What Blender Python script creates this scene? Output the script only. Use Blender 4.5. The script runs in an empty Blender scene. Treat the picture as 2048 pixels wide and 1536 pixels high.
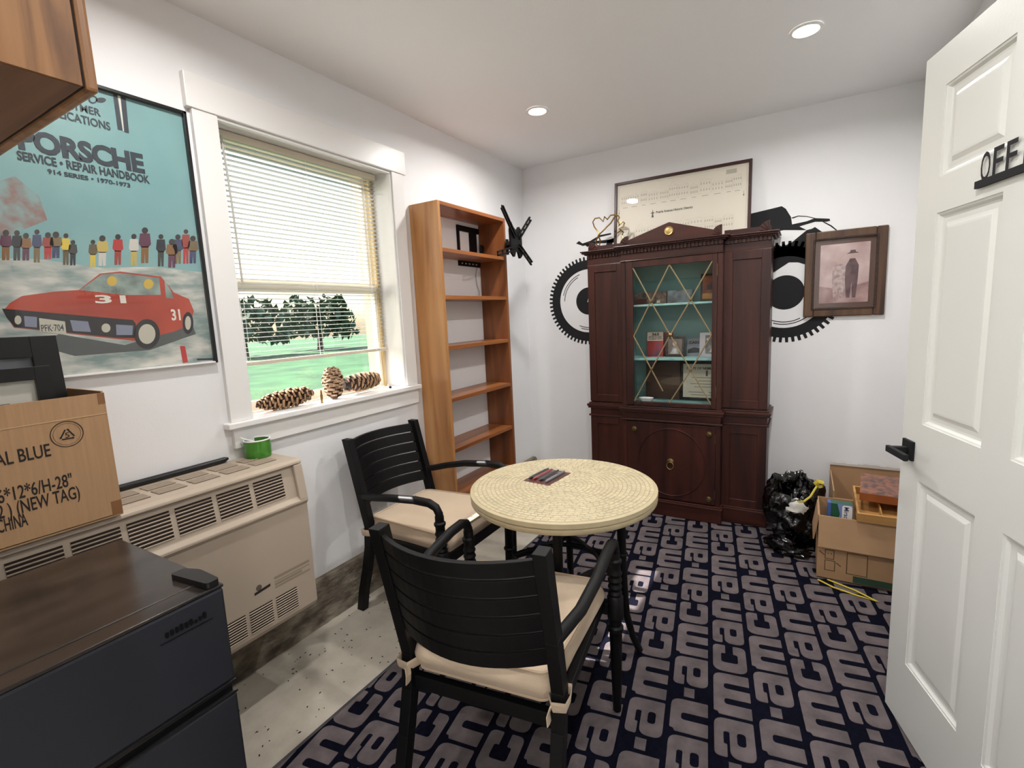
import bpy, bmesh, math, random
from math import sin, cos, pi, radians
from mathutils import Vector, Matrix, noise
from mathutils.geometry import tessellate_polygon
random.seed(7)
SC = bpy.context.scene
COL = SC.collection
# ------------------------------------------------------------ camera
FPX = 975.516
YAW, PITCH, ROLL = radians(31.011), radians(7.859), radians(-2.634)
CAM = Vector((0, 0, 1.378))
_f = Vector((-sin(YAW) * cos(PITCH), cos(YAW) * cos(PITCH), -sin(PITCH)))
_r0 = Vector((cos(YAW), sin(YAW), 0)); _u0 = _r0.cross(_f)
_r = cos(ROLL) * _r0 + sin(ROLL) * _u0
_u = -sin(ROLL) * _r0 + cos(ROLL) * _u0
cd = bpy.data.cameras.new('camera'); cam = bpy.data.objects.new('camera', cd); COL.objects.link(cam)
cd.sensor_fit = 'HORIZONTAL'; cd.sensor_width = 36; cd.lens = FPX / 2048 * 36
cd.clip_start = 0.02; cd.clip_end = 300
cam.matrix_world = Matrix(((_r.x, _u.x, -_f.x, CAM.x), (_r.y, _u.y, -_f.y, CAM.y), (_r.z, _u.z, -_f.z, CAM.z), (0, 0, 0, 1)))
SC.camera = cam
def ray(px, py):
    return ((px - 1024) / FPX * _r - (py - 768) / FPX * _u + _f).normalized()
def onx(px, py, x):
    d = ray(px, py); return CAM + d * ((x - CAM.x) / d.x)
def ony(px, py, y):
    d = ray(px, py); return CAM + d * ((y - CAM.y) / d.y)
def onz(px, py, z):
    d = ray(px, py); return CAM + d * ((z - CAM.z) / d.z)
# ------------------------------------------------------------ light
vs = SC.view_settings
vs.view_transform = 'Standard'; vs.look = 'None'; vs.gamma = 1; vs.use_curve_mapping = False
vs.exposure = 0.2
W = bpy.data.worlds.new('World'); SC.world = W; W.use_nodes = True
nt = W.node_tree; nt.nodes.clear()
wo = nt.nodes.new('ShaderNodeOutputWorld'); wb = nt.nodes.new('ShaderNodeBackground'); ws = nt.nodes.new('ShaderNodeTexSky')
ws.sky_type = 'NISHITA'; ws.sun_disc = False; ws.sun_elevation = radians(39); ws.sun_rotation = radians(250); ws.air_density = 1.2; ws.dust_density = 2.0
wb.inputs[1].default_value = SKY_STRENGTH = 0.4
nt.links.new(ws.outputs[0], wb.inputs[0]); nt.links.new(wb.outputs[0], wo.inputs[0])
SUN_AZ, SUN_TAN = radians(18.5), 0.82
sd = bpy.data.lights.new('sun', 'SUN'); so = bpy.data.objects.new('sun', sd); COL.objects.link(so)
sd.energy = 17.0; sd.angle = radians(0.6); sd.color = (1, .97, .93)
_d = Vector((cos(SUN_AZ), sin(SUN_AZ), -SUN_TAN)).normalized()
so.rotation_euler = _d.to_track_quat('-Z', 'Y').to_euler(); so.location = (-6, 0, 6)
LAMP_W = 10.8     # each recessed lamp
XL, XR, YB, HC = -1.92, 0.56, 3.485, 2.505
# ------------------------------------------------------------ materials
def srgb(*c):
    if len(c) == 1: c = c[0]
    return tuple(((v / 255) / 12.92 if v / 255 <= .04045 else ((v / 255 + .055) / 1.055) ** 2.4) for v in c[:3]) + (1,)
MATS = {}
def mat(name, col, rough=.5, metal=0, spec=.5, noise_amt=0, noise_scale=8, bump=0, bump_scale=60, col2=None, stretch=None, emit=0, trans=0, coat=0, sheen=0):
    if name in MATS: return MATS[name]
    m = bpy.data.materials.new(name); m.use_nodes = True; MATS[name] = m
    n = m.node_tree; b = n.nodes['Principled BSDF']
    col = srgb(col)
    b.inputs['Base Color'].default_value = col
    b.inputs['Roughness'].default_value = rough; b.inputs['Metallic'].default_value = metal
    b.inputs['Specular IOR Level'].default_value = spec
    if coat: b.inputs['Coat Weight'].default_value = coat; b.inputs['Coat Roughness'].default_value = .12
    if sheen: b.inputs['Sheen Weight'].default_value = sheen
    if emit: b.inputs['Emission Color'].default_value = col; b.inputs['Emission Strength'].default_value = emit
    tc = n.nodes.new('ShaderNodeTexCoord'); mp = n.nodes.new('ShaderNodeMapping')
    n.links.new(tc.outputs['Object'], mp.inputs[0])
    if stretch: mp.inputs['Scale'].default_value = stretch
    if noise_amt or col2:
        t = n.nodes.new('ShaderNodeTexNoise'); t.inputs['Scale'].default_value = noise_scale; t.inputs['Detail'].default_value = 6
        n.links.new(mp.outputs[0], t.inputs[0])
        r = n.nodes.new('ShaderNodeValToRGB'); n.links.new(t.outputs[0], r.inputs[0])
        c2 = srgb(col2) if col2 else tuple(max(0, v * (1 - noise_amt)) for v in col[:3]) + (1,)
        r.color_ramp.elements[0].position = .35; r.color_ramp.elements[1].position = .65
        r.color_ramp.elements[0].color = c2; r.color_ramp.elements[1].color = col
        n.links.new(r.outputs[0], b.inputs['Base Color'])
    if bump:
        t = n.nodes.new('ShaderNodeTexNoise'); t.inputs['Scale'].default_value = bump_scale; t.inputs['Detail'].default_value = 5
        n.links.new(mp.outputs[0], t.inputs[0])
        bp = n.nodes.new('ShaderNodeBump'); bp.inputs['Strength'].default_value = bump; bp.inputs['Distance'].default_value = .01
        n.links.new(t.outputs[0], bp.inputs['Height']); n.links.new(bp.outputs[0], b.inputs['Normal'])
    return m
def wood(name, c1, c2, c3, rough=.4, axis='Z', scale=1.0, coat=0):
    if name in MATS: return MATS[name]
    m = bpy.data.materials.new(name); m.use_nodes = True; MATS[name] = m
    n = m.node_tree; b = n.nodes['Principled BSDF']; b.inputs['Roughness'].default_value = rough
    if coat: b.inputs['Coat Weight'].default_value = coat; b.inputs['Coat Roughness'].default_value = .15
    tc = n.nodes.new('ShaderNodeTexCoord'); mp = n.nodes.new('ShaderNodeMapping'); n.links.new(tc.outputs['Object'], mp.inputs[0])
    s = [14 * scale] * 3; s['XYZ'.index(axis)] = 1.1 * scale; mp.inputs['Scale'].default_value = s
    t = n.nodes.new('ShaderNodeTexNoise'); t.inputs['Scale'].default_value = 1.2; t.inputs['Detail'].default_value = 7; t.inputs['Distortion'].default_value = .6
    n.links.new(mp.outputs[0], t.inputs[0])
    r = n.nodes.new('ShaderNodeValToRGB'); n.links.new(t.outputs[0], r.inputs[0])
    e = r.color_ramp.elements; e[0].position = .3; e[0].color = srgb(c3); e[1].position = .72; e[1].color = srgb(c1)
    k = e.new(.5); k.color = srgb(c2)
    n.links.new(r.outputs[0], b.inputs['Base Color'])
    bp = n.nodes.new('ShaderNodeBump'); bp.inputs['Strength'].default_value = .12; bp.inputs['Distance'].default_value = .004
    n.links.new(t.outputs[0], bp.inputs['Height']); n.links.new(bp.outputs[0], b.inputs['Normal'])
    return m
def glassmat(name, tint=(255, 255, 255), refl=.06):
    if name in MATS: return MATS[name]
    m = bpy.data.materials.new(name); m.use_nodes = True; MATS[name] = m
    n = m.node_tree; n.nodes.clear()
    o = n.nodes.new('ShaderNodeOutputMaterial'); mx = n.nodes.new('ShaderNodeMixShader')
    tr = n.nodes.new('ShaderNodeBsdfTransparent'); gl = n.nodes.new('ShaderNodeBsdfGlossy'); fr = n.nodes.new('ShaderNodeLayerWeight'); pw_ = n.nodes.new('ShaderNodeMath'); ma_ = n.nodes.new('ShaderNodeMath')
    tr.inputs[0].default_value = srgb(tint); gl.inputs['Roughness'].default_value = .02; fr.inputs[0].default_value = .5
    pw_.operation = 'POWER'; pw_.inputs[1].default_value = 5; ma_.operation = 'MULTIPLY_ADD'; ma_.inputs[1].default_value = .85; ma_.inputs[2].default_value = .025
    n.links.new(fr.outputs['Facing'], pw_.inputs[0]); n.links.new(pw_.outputs[0], ma_.inputs[0]); n.links.new(ma_.outputs[0], mx.inputs[0]); n.links.new(tr.outputs[0], mx.inputs[1]); n.links.new(gl.outputs[0], mx.inputs[2]); n.links.new(mx.outputs[0], o.inputs[0])
    return m
# ------------------------------------------------------------ mesh helpers
class MB:
    def __init__(s): s.v = []; s.f = []
    def add(s, vs_, fs_):
        o = len(s.v); s.v += [tuple(v) for v in vs_]; s.f += [tuple(i + o for i in f) for f in fs_]; return s
    def box(s, x0, x1, y0, y1, z0, z1):
        x0, x1 = sorted((x0, x1)); y0, y1 = sorted((y0, y1)); z0, z1 = sorted((z0, z1))
        return s.add([(x0, y0, z0), (x1, y0, z0), (x1, y1, z0), (x0, y1, z0), (x0, y0, z1), (x1, y0, z1), (x1, y1, z1), (x0, y1, z1)],
                     [(0, 3, 2, 1), (4, 5, 6, 7), (0, 1, 5, 4), (1, 2, 6, 5), (2, 3, 7, 6), (3, 0, 4, 7)])
    def hexa(s, p):   # 8 points: bottom 4 ccw, top 4 ccw
        return s.add(p, [(0, 3, 2, 1), (4, 5, 6, 7), (0, 1, 5, 4), (1, 2, 6, 5), (2, 3, 7, 6), (3, 0, 4, 7)])
    def tube(s, pts, r, n=10, cap=True, flat=None, closed=False):
        pts = [Vector(p) for p in pts]; R_ = r if isinstance(r, (list, tuple)) else [r] * len(pts)
        vs_ = []; fs_ = []; N = len(pts); prev = None
        for i, p in enumerate(pts):
            if closed: t = pts[(i + 1) % N] - pts[i - 1]
            else: t = pts[min(i + 1, N - 1)] - pts[max(i - 1, 0)]
            t.normalize()
            if prev is None:
                a = Vector((0, 0, 1)) if abs(t.z) < .9 else Vector((1, 0, 0)); a = (a - t * a.dot(t)).normalized()
            else: a = (prev - t * prev.dot(t)).normalized()
            prev = a; b = t.cross(a)
            for k in range(n):
                th = 2 * pi * k / n; ca, sa = cos(th) * R_[i], sin(th) * R_[i]
                if flat: ca *= flat[0]; sa *= flat[1]
                vs_.append(p + a * ca + b * sa)
        M = N if closed else N - 1
        for i in range(M):
            j = (i + 1) % N
            for k in range(n): fs_.append((i * n + k, i * n + (k + 1) % n, j * n + (k + 1) % n, j * n + k))
        if cap and not closed: fs_ += [tuple(range(n - 1, -1, -1)), tuple((N - 1) * n + k for k in range(n))]
        return s.add(vs_, fs_)
    def lathe(s, prof, c=(0, 0, 0), n=24, axis='Z', cap=True):
        vs_ = []; fs_ = []; N = len(prof)
        for r, z in prof:
            for k in range(n):
                a = 2 * pi * k / n; p = (r * cos(a), r * sin(a), z)
                if axis == 'X': p = (z, r * cos(a), r * sin(a))
                if axis == 'Y': p = (r * sin(a), z, r * cos(a))
                vs_.append((p[0] + c[0], p[1] + c[1], p[2] + c[2]))
        for i in range(N - 1):
            for k in range(n): fs_.append((i * n + k, i * n + (k + 1) % n, (i + 1) * n + (k + 1) % n, (i + 1) * n + k))
        if cap: fs_ += [tuple(range(n - 1, -1, -1)), tuple((N - 1) * n + k for k in range(n))]
        return s.add(vs_, fs_)
    def poly(s, loops, fn, depth=0):
        """loops of 2-D points (outer + holes); fn(a,b,d)->3-D; depth extrudes along d"""
        tri = tessellate_polygon([[Vector((p[0], p[1], 0)) for p in L] for L in loops])
        flat = [p for L in loops for p in L]
        if not depth: return s.add([fn(a, b, 0) for a, b in flat], tri)
        n = len(flat); vs_ = [fn(a, b, 0) for a, b in flat] + [fn(a, b, depth) for a, b in flat]
        fs_ = [t[::-1] for t in tri] + [tuple(i + n for i in t) for t in tri]; o = 0
        for L in loops:
            m = len(L)
            for i in range(m): a, b = o + i, o + (i + 1) % m; fs_.append((a, b, b + n, a + n))
            o += m
        return s.add(vs_, fs_)
    def xf(s, M):
        s.v = [tuple(M @ Vector(p)) for p in s.v]; return s
    def mesh(s, name, m, smooth=False):
        me = bpy.data.meshes.new(name); me.from_pydata(s.v, [], s.f)
        bm = bmesh.new(); bm.from_mesh(me); bmesh.ops.recalc_face_normals(bm, faces=bm.faces); bm.to_mesh(me); bm.free()
        if m: me.materials.append(m)
        if smooth:
            me.polygons.foreach_set('use_smooth', [True] * len(me.polygons))
            me.set_sharp_from_angle(angle=radians(42))
        return me
    def build(s, name, m, parent=None, smooth=False, bevel=0, local=False, **kw):
        if parent and not local: s.xf(chain(parent).inverted())
        return obj(name, s.mesh(name, m, smooth), parent, bevel, **kw)
def chain(o):
    M = Matrix()
    while o: M = o.matrix_basis @ M; o = o.parent
    return M
def obj(name, me, parent=None, bevel=0, label=None, cat=None, group=None, kind=None):
    o = bpy.data.objects.new(name, me); COL.objects.link(o)
    if parent: o.parent = parent
    if bevel:
        b = o.modifiers.new('bevel', 'BEVEL'); b.width = bevel; b.segments = 2; b.limit_method = 'ANGLE'; b.angle_limit = radians(40)
    if label: o['label'] = label
    if cat: o['category'] = cat
    if group: o['group'] = group
    if kind: o['kind'] = kind
    return o
def thing(name, label, cat, loc=(0, 0, 0), rz=0, group=None, kind=None):
    o = obj(name, None, label=label, cat=cat, group=group, kind=kind); o.location = loc; o.rotation_euler = (0, 0, rz); o.empty_display_size = .1
    return o
def rounded(pts, r, seg=5):
    """round polygon corners; r number or list"""
    out = []; n = len(pts)
    for i, p in enumerate(pts):
        rr = r[i] if isinstance(r, (list, tuple)) else r
        if rr <= 0: out.append(tuple(p)); continue
        p = Vector(p); a = Vector(pts[i - 1]); b = Vector(pts[(i + 1) % n])
        da = (a - p); db = (b - p); k = min(rr, da.length * .5, db.length * .5)
        A = p + da.normalized() * k; B = p + db.normalized() * k
        for j in range(seg + 1):
            t = j / seg; q = A * (1 - t) ** 2 + p * 2 * t * (1 - t) + B * t * t; out.append((q.x, q.y))
    return out
def circ(cx, cy, r, n=40, a0=0, a1=2 * pi, ry=None):
    ry = ry or r
    full = abs(a1 - a0 - 2 * pi) < 1e-6
    return [(cx + r * cos(a0 + (a1 - a0) * i / (n if full else n - 1)), cy + ry * sin(a0 + (a1 - a0) * i / (n if full else n - 1))) for i in range(n)]
def rect(x0, x1, y0, y1): return [(x0, y0), (x1, y0), (x1, y1), (x0, y1)]
def textmesh(body, bold=0, spacing=1.0, shear=0):
    cu = bpy.data.curves.new('t', 'FONT'); cu.body = body; cu.size = 1; cu.offset = bold; cu.space_character = spacing; cu.shear = shear; cu.resolution_u = 3
    o = bpy.data.objects.new('t', cu); COL.objects.link(o)
    dg = bpy.context.evaluated_depsgraph_get(); dg.update()
    me = bpy.data.meshes.new_from_object(o.evaluated_get(dg))
    v = [tuple(p.co) for p in me.vertices]; f = [tuple(p.vertices) for p in me.polygons]
    bpy.data.objects.remove(o); bpy.data.curves.remove(cu); bpy.data.meshes.remove(me)
    return v, f
def text_to(mb, body, fn, a0, a1, b0, b1, bold=0, spacing=1.0, d=0.0, shear=0):
    """fit text into rectangle a0..a1 x b0..b1 of the surface map fn(a,b,d)"""
    v, f = textmesh(body, bold, spacing, shear)
    xs = [p[0] for p in v]; ys = [p[1] for p in v]; X0, X1, Y0, Y1 = min(xs), max(xs), min(ys), max(ys)
    mb.add([fn(a0 + (p[0] - X0) / (X1 - X0) * (a1 - a0), b0 + (p[1] - Y0) / (Y1 - Y0) * (b1 - b0), d) for p in v], f)
    return mb
def fx(x, s=1):    # surface facing +x : a=y, b=z, d proud
    return lambda a, b, d: (x + d * s, a, b)
def fy(y):         # surface facing -y : a=x, b=z
    return lambda a, b, d: (a, y - d, b)
def fz(z): return lambda a, b, d: (a, b, z + d)
# ============================================================ MATERIAL SET
M_wall = mat('wall_paint', (241, 241, 242), .55, noise_amt=.03, noise_scale=2.5, bump=.04, bump_scale=180)
M_ceil = mat('ceiling_paint', (246, 246, 246), .7, bump=.05, bump_scale=160)
M_trim = mat('trim_paint', (240, 239, 237), .32, bump=.02, bump_scale=90)
M_door = mat('door_paint', (236, 237, 233), .34, bump=.03, bump_scale=140)
M_conc = mat('concrete_floor', (190, 182, 168), .72, col2=(150, 143, 130), noise_scale=3.2, bump=.25, bump_scale=26)
M_curb = mat('foundation_concrete', (140, 130, 114), .9, col2=(70, 61, 51), noise_scale=9, bump=.7, bump_scale=34, stretch=(1, 1, 2.4))
M_navy = mat('rug_navy', (13, 14, 33), .97, spec=.1, col2=(7, 8, 20), noise_scale=60, bump=.5, bump_scale=420)
M_taupe = mat('rug_taupe', (116, 106, 107), .97, spec=.1, col2=(94, 86, 88), noise_scale=14, bump=.5, bump_scale=420)
M_black = mat('black_metal', (9, 9, 11), .5, spec=.25, noise_amt=.2, noise_scale=20, bump=.04, bump_scale=80)
M_blackpl = mat('black_plastic', (12, 12, 14), .35)
M_matblack = mat('matte_black', (9, 9, 14), .75)
M_brass = mat('brass', (178, 142, 84), .32, metal=1, noise_amt=.25, noise_scale=30)
M_oldbrass = mat('aged_brass', (150, 128, 88), .4, metal=1, noise_amt=.3, noise_scale=40)
M_chrome = mat('chrome', (200, 200, 205), .15, metal=1)
M_maho = wood('mahogany', (78, 36, 26), (58, 24, 17), (36, 13, 10), .42, 'Z', .8, coat=.08)
M_mahox = wood('mahogany_cross', (78, 36, 26), (58, 24, 17), (36, 13, 10), .42, 'X', .8, coat=.08)
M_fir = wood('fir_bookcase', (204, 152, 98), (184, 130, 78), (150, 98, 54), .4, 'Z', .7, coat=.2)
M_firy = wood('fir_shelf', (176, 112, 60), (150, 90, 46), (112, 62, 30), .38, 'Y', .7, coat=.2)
M_oak = wood('oak_plywood', (176, 130, 84), (154, 108, 66), (84, 52, 30), .5, 'Z', 1.3)
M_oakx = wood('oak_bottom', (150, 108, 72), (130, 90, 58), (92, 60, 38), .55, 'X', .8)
M_teal = mat('teal_paint', (112, 156, 152), .55, noise_amt=.08, noise_scale=6)
M_beige = mat('heater_enamel', (184, 168, 150), .42, bump=.03, bump_scale=200)
M_slot = mat('dark_slot', (42, 28, 20), .9)
M_card = mat('cardboard', (186, 147, 108), .8, noise_amt=.1, noise_scale=5, bump=.12, bump_scale=40, stretch=(1, 30, 1))
M_card2 = mat('cardboard_plain', (178, 142, 106), .85, noise_amt=.12, noise_scale=9)
M_ink = mat('black_ink', (38, 30, 28), .8)
M_cush = mat('cushion_fabric', (208, 186, 160), .85, noise_amt=.08, noise_scale=6, bump=.1, bump_scale=300, sheen=.15)
M_pipe = mat('cushion_piping', (196, 172, 146), .85)
M_tile = mat('table_tile', (214, 200, 166), .45, noise_amt=.16, noise_scale=26, bump=.04, bump_scale=120)
M_grout = mat('table_grout', (120, 106, 80), .9)
M_edge = mat('table_edge', (204, 188, 152), .5, noise_amt=.1, noise_scale=30)
M_glass = glassmat('clear_glass')
M_paper = mat('cream_paper', (232, 226, 206), .7)
M_white = mat('white_plastic', (238, 238, 236), .4)
# ============================================================ STRUCTURE
def S(mb, name, m, parent=None, **kw):
    return mb.build(name, m, parent, kind=None if parent else 'structure', **kw)
S(MB().box(-2.3, 1.9, -1.7, YB + .1, -.1, 0), 'floor', M_conc)
S(MB().box(-2.3, 1.9, -1.7, YB + .1, HC, HC + .1), 'ceiling', M_ceil)
OY0, OY1, OZ0, OZ1 = 1.123, 2.025, 1.018, 2.168      # window opening
XO = -2.14                                            # outside face of the wall
w = MB()
w.box(XO, XL, -.1, OY0 - .012, .21, HC).box(XO, XL, OY1 + .012, YB + .1, .21, HC).box(XO, XL, OY0 - .012, OY1 + .012, .21, OZ0 - .025).box(XO, XL, OY0 - .012, OY1 + .012, OZ1 + .012, HC)
S(w, 'wall_left', M_wall)
# rough concrete foundation curb under the left wall
c = MB(); NY = 90
prof = [(-1.872, 0), (-1.884, .03), (-1.887, .10), (-1.888, .19), (-1.893, .208), (-1.93, .209), (-2.14, .209), (-2.14, -.05)]
vs_ = []
for i in range(NY + 1):
    y = -.1 + (YB + .1) * i / NY
    for k, (x, z) in enumerate(prof):
        j = noise.noise(Vector((k * 1.7, y * 9, z * 20))) * .007 + noise.noise(Vector((k, y * 31, 4))) * .004
        vs_.append((x + (j if k < 5 else 0), y, z + (j * .5 if 0 < k < 5 else 0)))
fs_ = [(i * 8 + k, i * 8 + (k + 1) % 8, (i + 1) * 8 + (k + 1) % 8, (i + 1) * 8 + k) for i in range(NY) for k in range(8)]
c.add(vs_, fs_ + [tuple(range(8)), tuple(NY * 8 + k for k in range(8))])
S(c, 'trim_1', M_curb, smooth=True)
S(MB().box(XO, 1.9, YB, YB + .1, 0, HC), 'wall_back', M_wall)
S(MB().box(XR, XR + .1, 1.125, YB, 0, HC).box(XR, XR + .1, .285, 1.125, 2.06, HC).box(XR, XR + .1, -1.6, .285, 0, HC), 'wall_right', M_wall)
S(MB().box(XL, -.70, -.07, .03, 0, HC).box(-.80, -.70, -1.6, -.07, 0, HC), 'wall_rear', M_wall)
S(MB().box(-.80, 1.9, -1.7, -1.6, 0, HC), 'wall_hall', M_wall)
S(MB().box(1.8, 1.9, -1.6, YB, 0, HC), 'wall_hall_far', M_wall)
# ---- window (casing, stool, apron, jamb, sashes, glass)
win = thing('window_1', 'white painted double-hung window with wide casing and deep sill', 'window', (XL, 1.574, 1.02), kind='structure')
cx0, cx1 = XL, XL + .02
MB().box(cx0, cx1, OY0 - .09, OY0, OZ0, OZ1).build('side_casing', M_trim, win, bevel=.002)
MB().box(cx0, cx1, OY1, OY1 + .085, OZ0, OZ1).build('side_casing', M_trim, win, bevel=.002)
MB().box(cx0, cx1 + .006, OY0 - .108, OY1 + .105, OZ1, 2.288).build('head_casing', M_trim, win, bevel=.003)
MB().box(XL - .13, XL, OY0, OY1, OZ0 - .024, OZ0).box(XL, XL + .042, OY0 - .112, OY1 + .095, OZ0 - .024, OZ0).build('stool', M_trim, win, bevel=.004)
MB().box(cx0, cx1, OY0 - .085, OY1 + .085, .912, OZ0 - .024).build('apron', M_trim, win, bevel=.002)
MB().box(XO, XL + .001, OY0 - .012, OY0, OZ0, OZ1).box(XO, XL + .001, OY1, OY1 + .012, OZ0, OZ1).box(XO, XL + .001, OY0, OY1, OZ1, OZ1 + .012).build('jamb', M_trim, win)
MB().box(XL - .012, XL + .012, OY0, OY1, OZ1 - .012, OZ1).box(XL - .012, XL + .012, OY1 - .011, OY1, OZ0, OZ1 - .012).build('inner_bead', M_trim, win, bevel=.003)
xs0, xs1 = XL - .165, XL - .135
M_sash = mat('sash_vinyl', (236, 228, 208), .4)
def sash(x0, x1, z0, z1, nm):
    f = MB(); b = .045
    f.box(x0, x1, OY0, OY0 + b, z0, z1).box(x0, x1, OY1 - b, OY1, z0, z1).box(x0, x1, OY0 + b, OY1 - b, z0, z0 + b).box(x0, x1, OY0 + b, OY1 - b, z1 - b, z1)
    o = f.build(nm, M_sash, win, bevel=.003)
    MB().box((x0 + x1) / 2 - .002, (x0 + x1) / 2 + .002, OY0 + b, OY1 - b, z0 + b, z1 - b).build('pane', M_glass, o)
sash(xs0, xs1, OZ0, 1.58, 'lower_sash'); sash(xs0 - .032, xs1 - .032, 1.545, OZ1, 'upper_sash')
MB().box(XO - .02, xs1 + .012, OY1 - .028, OY1 - .016, OZ0, OZ1).build('sash_stop', mat('tan_stop', (196, 170, 120), .5), win)
# ---- outside
g = MB(); g.box(-60, XO, -40, 60, -.35, -.3); S(g, 'ground', mat('lawn', (60, 104, 58), .95, col2=(40, 78, 42), noise_scale=.9, bump=.6, bump_scale=30))
S(MB().box(-3.9, XO - .001, -12, 16, -.3, -.285), 'path', mat('gravel', (214, 212, 206), .95, col2=(176, 173, 168), noise_scale=40, bump=.6, bump_scale=90))
def bush(name, label, c0, r, n, colr, cat='shrub', trunk=None):
    t = thing(name, label, cat, (c0[0], c0[1], -.3))
    rnd = random.Random(int(abs(c0[0] * 10) + c0[1] * 7)); m = MB()
    for i in range(n):
        a, e = rnd.uniform(0, 2 * pi), rnd.uniform(-.3, 1); rr = r * rnd.uniform(.55, 1)
        p = Vector((c0[0] + rr * cos(a) * cos(e), c0[1] + rr * sin(a) * cos(e), c0[2] + rr * sin(e)))
        q = Vector((rnd.uniform(-1, 1), rnd.uniform(-1, 1), rnd.uniform(-1, 1))).normalized(); s_ = q.cross(Vector((0, .3, 1))).normalized(); l = r * rnd.uniform(.10, .2)
        m.add([p - q * l, p + s_ * l * .45, p + q * l, p - s_ * l * .45], [(0, 1, 2, 3)])
    m.build('foliage', mat(name + '_leaf', colr, .8, noise_amt=.4, noise_scale=3), t, kind='stuff')
    MB().tube([(c0[0], c0[1], -.3), (c0[0] + .05, c0[1], c0[2] * .6), (c0[0], c0[1], c0[2] + r * .3)], [r * .09, r * .06, r * .02], 7).build('trunk', mat('bark', (84, 66, 50), .9), t)
bush('shrub', 'low yellow-green shrub on the lawn outside the window', (-4.9, 2.9, .12), .42, 420, (150, 170, 70))
for i, (x, y, h, rr) in enumerate(((-26, 5, 1.0, 2.2), (-27, 10.5, 1.2, 2.6), (-28, 16.5, 1.1, 2.4), (-29, 22.5, 1.2, 2.6))):
    bush('tree', ['broad round tree standing alone at the lawn edge', 'tall dark tree beyond the lawn', 'smaller bushy tree beyond the lawn', 'farthest wide tree beyond the lawn'][i], (x, y, h), rr, 700, (58, 84, 50), 'tree')
# ---- OFFICE door, swung open beside the right wall
D0 = Vector((.279, 1.917, 0)); DD = Vector((.274, -.962, 0)).normalized(); DN = Vector((-DD.y * -1, DD.x * -1, 0)); DN = Vector((DD.y, -DD.x, 0))
if DN.x > 0: DN = -DN
door = thing('door_1', 'white six-panel door standing open with OFFICE sign', 'door', (D0.x + DD.x * .83, D0.y + DD.y * .83, 0), kind='structure')
DW, DT = .83, .036
def dp(u, z, n): p = D0 + DD * u + DN * n; return (p.x, p.y, z)
def dbox(u0, u1, z0, z1, n0, n1):
    return [dp(u0, z0, n0), dp(u1, z0, n0), dp(u1, z0, n1), dp(u0, z0, n1), dp(u0, z1, n0), dp(u1, z1, n0), dp(u1, z1, n1), dp(u0, z1, n1)]
zr = [.015, .237, .837, 1.009, 1.608, 1.704, 1.94, 2.045]
MB().hexa(dbox(.02, DW - .02, .03, 2.03, -DT + .011, -.011)).build('core', M_door, door)
for u0, u1 in ((0, .1055), (.3655, .4645), (DW - .1055, DW)): MB().hexa(dbox(u0, u1, .015, 2.045, -DT, 0)).build('stile', M_door, door)
for k in (0, 2, 4, 6):
    for u0, u1 in ((.1055, .3655), (.4645, DW - .1055)): MB().hexa(dbox(u0, u1, zr[k], zr[k + 1], -DT, 0)).build('rail', M_door, door)
for k in (1, 3, 5):
    for u0, u1 in ((.1055, .3655), (.4645, DW - .1055)):
        for sgn in (0, 1):
            z0, z1 = zr[k], zr[k + 1]; m = MB()
            def n_(d): return -d if sgn == 0 else -DT + d
            # moulding step then raised field
            rings = [(.0, .002), (.006, .0035), (.012, .010), (.018, .011), (.03, .0105), (.042, .005), (.048, .0045)]
            vs_ = []
            for off, d in rings: vs_ += [dp(u0 + off, z0 + off, n_(d)), dp(u1 - off, z0 + off, n_(d)), dp(u1 - off, z1 - off, n_(d)), dp(u0 + off, z1 - off, n_(d))]
            fs_ = [(4 * i + q, 4 * i + (q + 1) % 4, 4 * i + 4 + (q + 1) % 4, 4 * i + 4 + q) for i in range(len(rings) - 1) for q in range(4)] + [tuple(4 * (len(rings) - 1) + q for q in range(4))]
            m.add(vs_, fs_).build('panel', M_door, door)
for sgn in (1, -1):
    n0 = 0 if sgn == 1 else -DT
    hd = MB().hexa(dbox(.020, .078, .888, .948, n0, n0 + sgn * .009)).build('handle_rose', M_matblack, door, bevel=.002)
    MB().hexa(dbox(.040, .058, .909, .927, n0 + sgn * .009, n0 + sgn * .055)).hexa(dbox(.036, .150, .908, .928, n0 + sgn * .048, n0 + sgn * .060)).build('lever', M_matblack, hd, bevel=.002)
# sign standing proud of the door face
sg = thing('office_sign', 'black cut-out OFFICE sign mounted on the white door', 'sign', dp(.415, 1.633, .003))
fd = lambda a, b, d: dp(a, b, .002 + d)
MB().hexa(dbox(.278, .552, 1.633, 1.650, .002, .010)).build('bar', M_matblack, sg)
for i, ch in enumerate('OFFICE'):
    a0 = .290 + i * .0425; m = MB(); wch = .034 if ch != 'I' else .012
    if ch == 'I': a0 += .011
    text_to(m, ch, fd, a0, a0 + wch, 1.644, 1.712, bold=.01, d=.004)
    m.build('letter', M_matblack, sg)
for z_ in (.2, 1.0, 1.85): MB().tube([dp(DW + .004, z_ - .045, -DT), dp(DW + .004, z_ + .045, -DT)], .007, 8).build('hinge', M_chrome, door)
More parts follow.
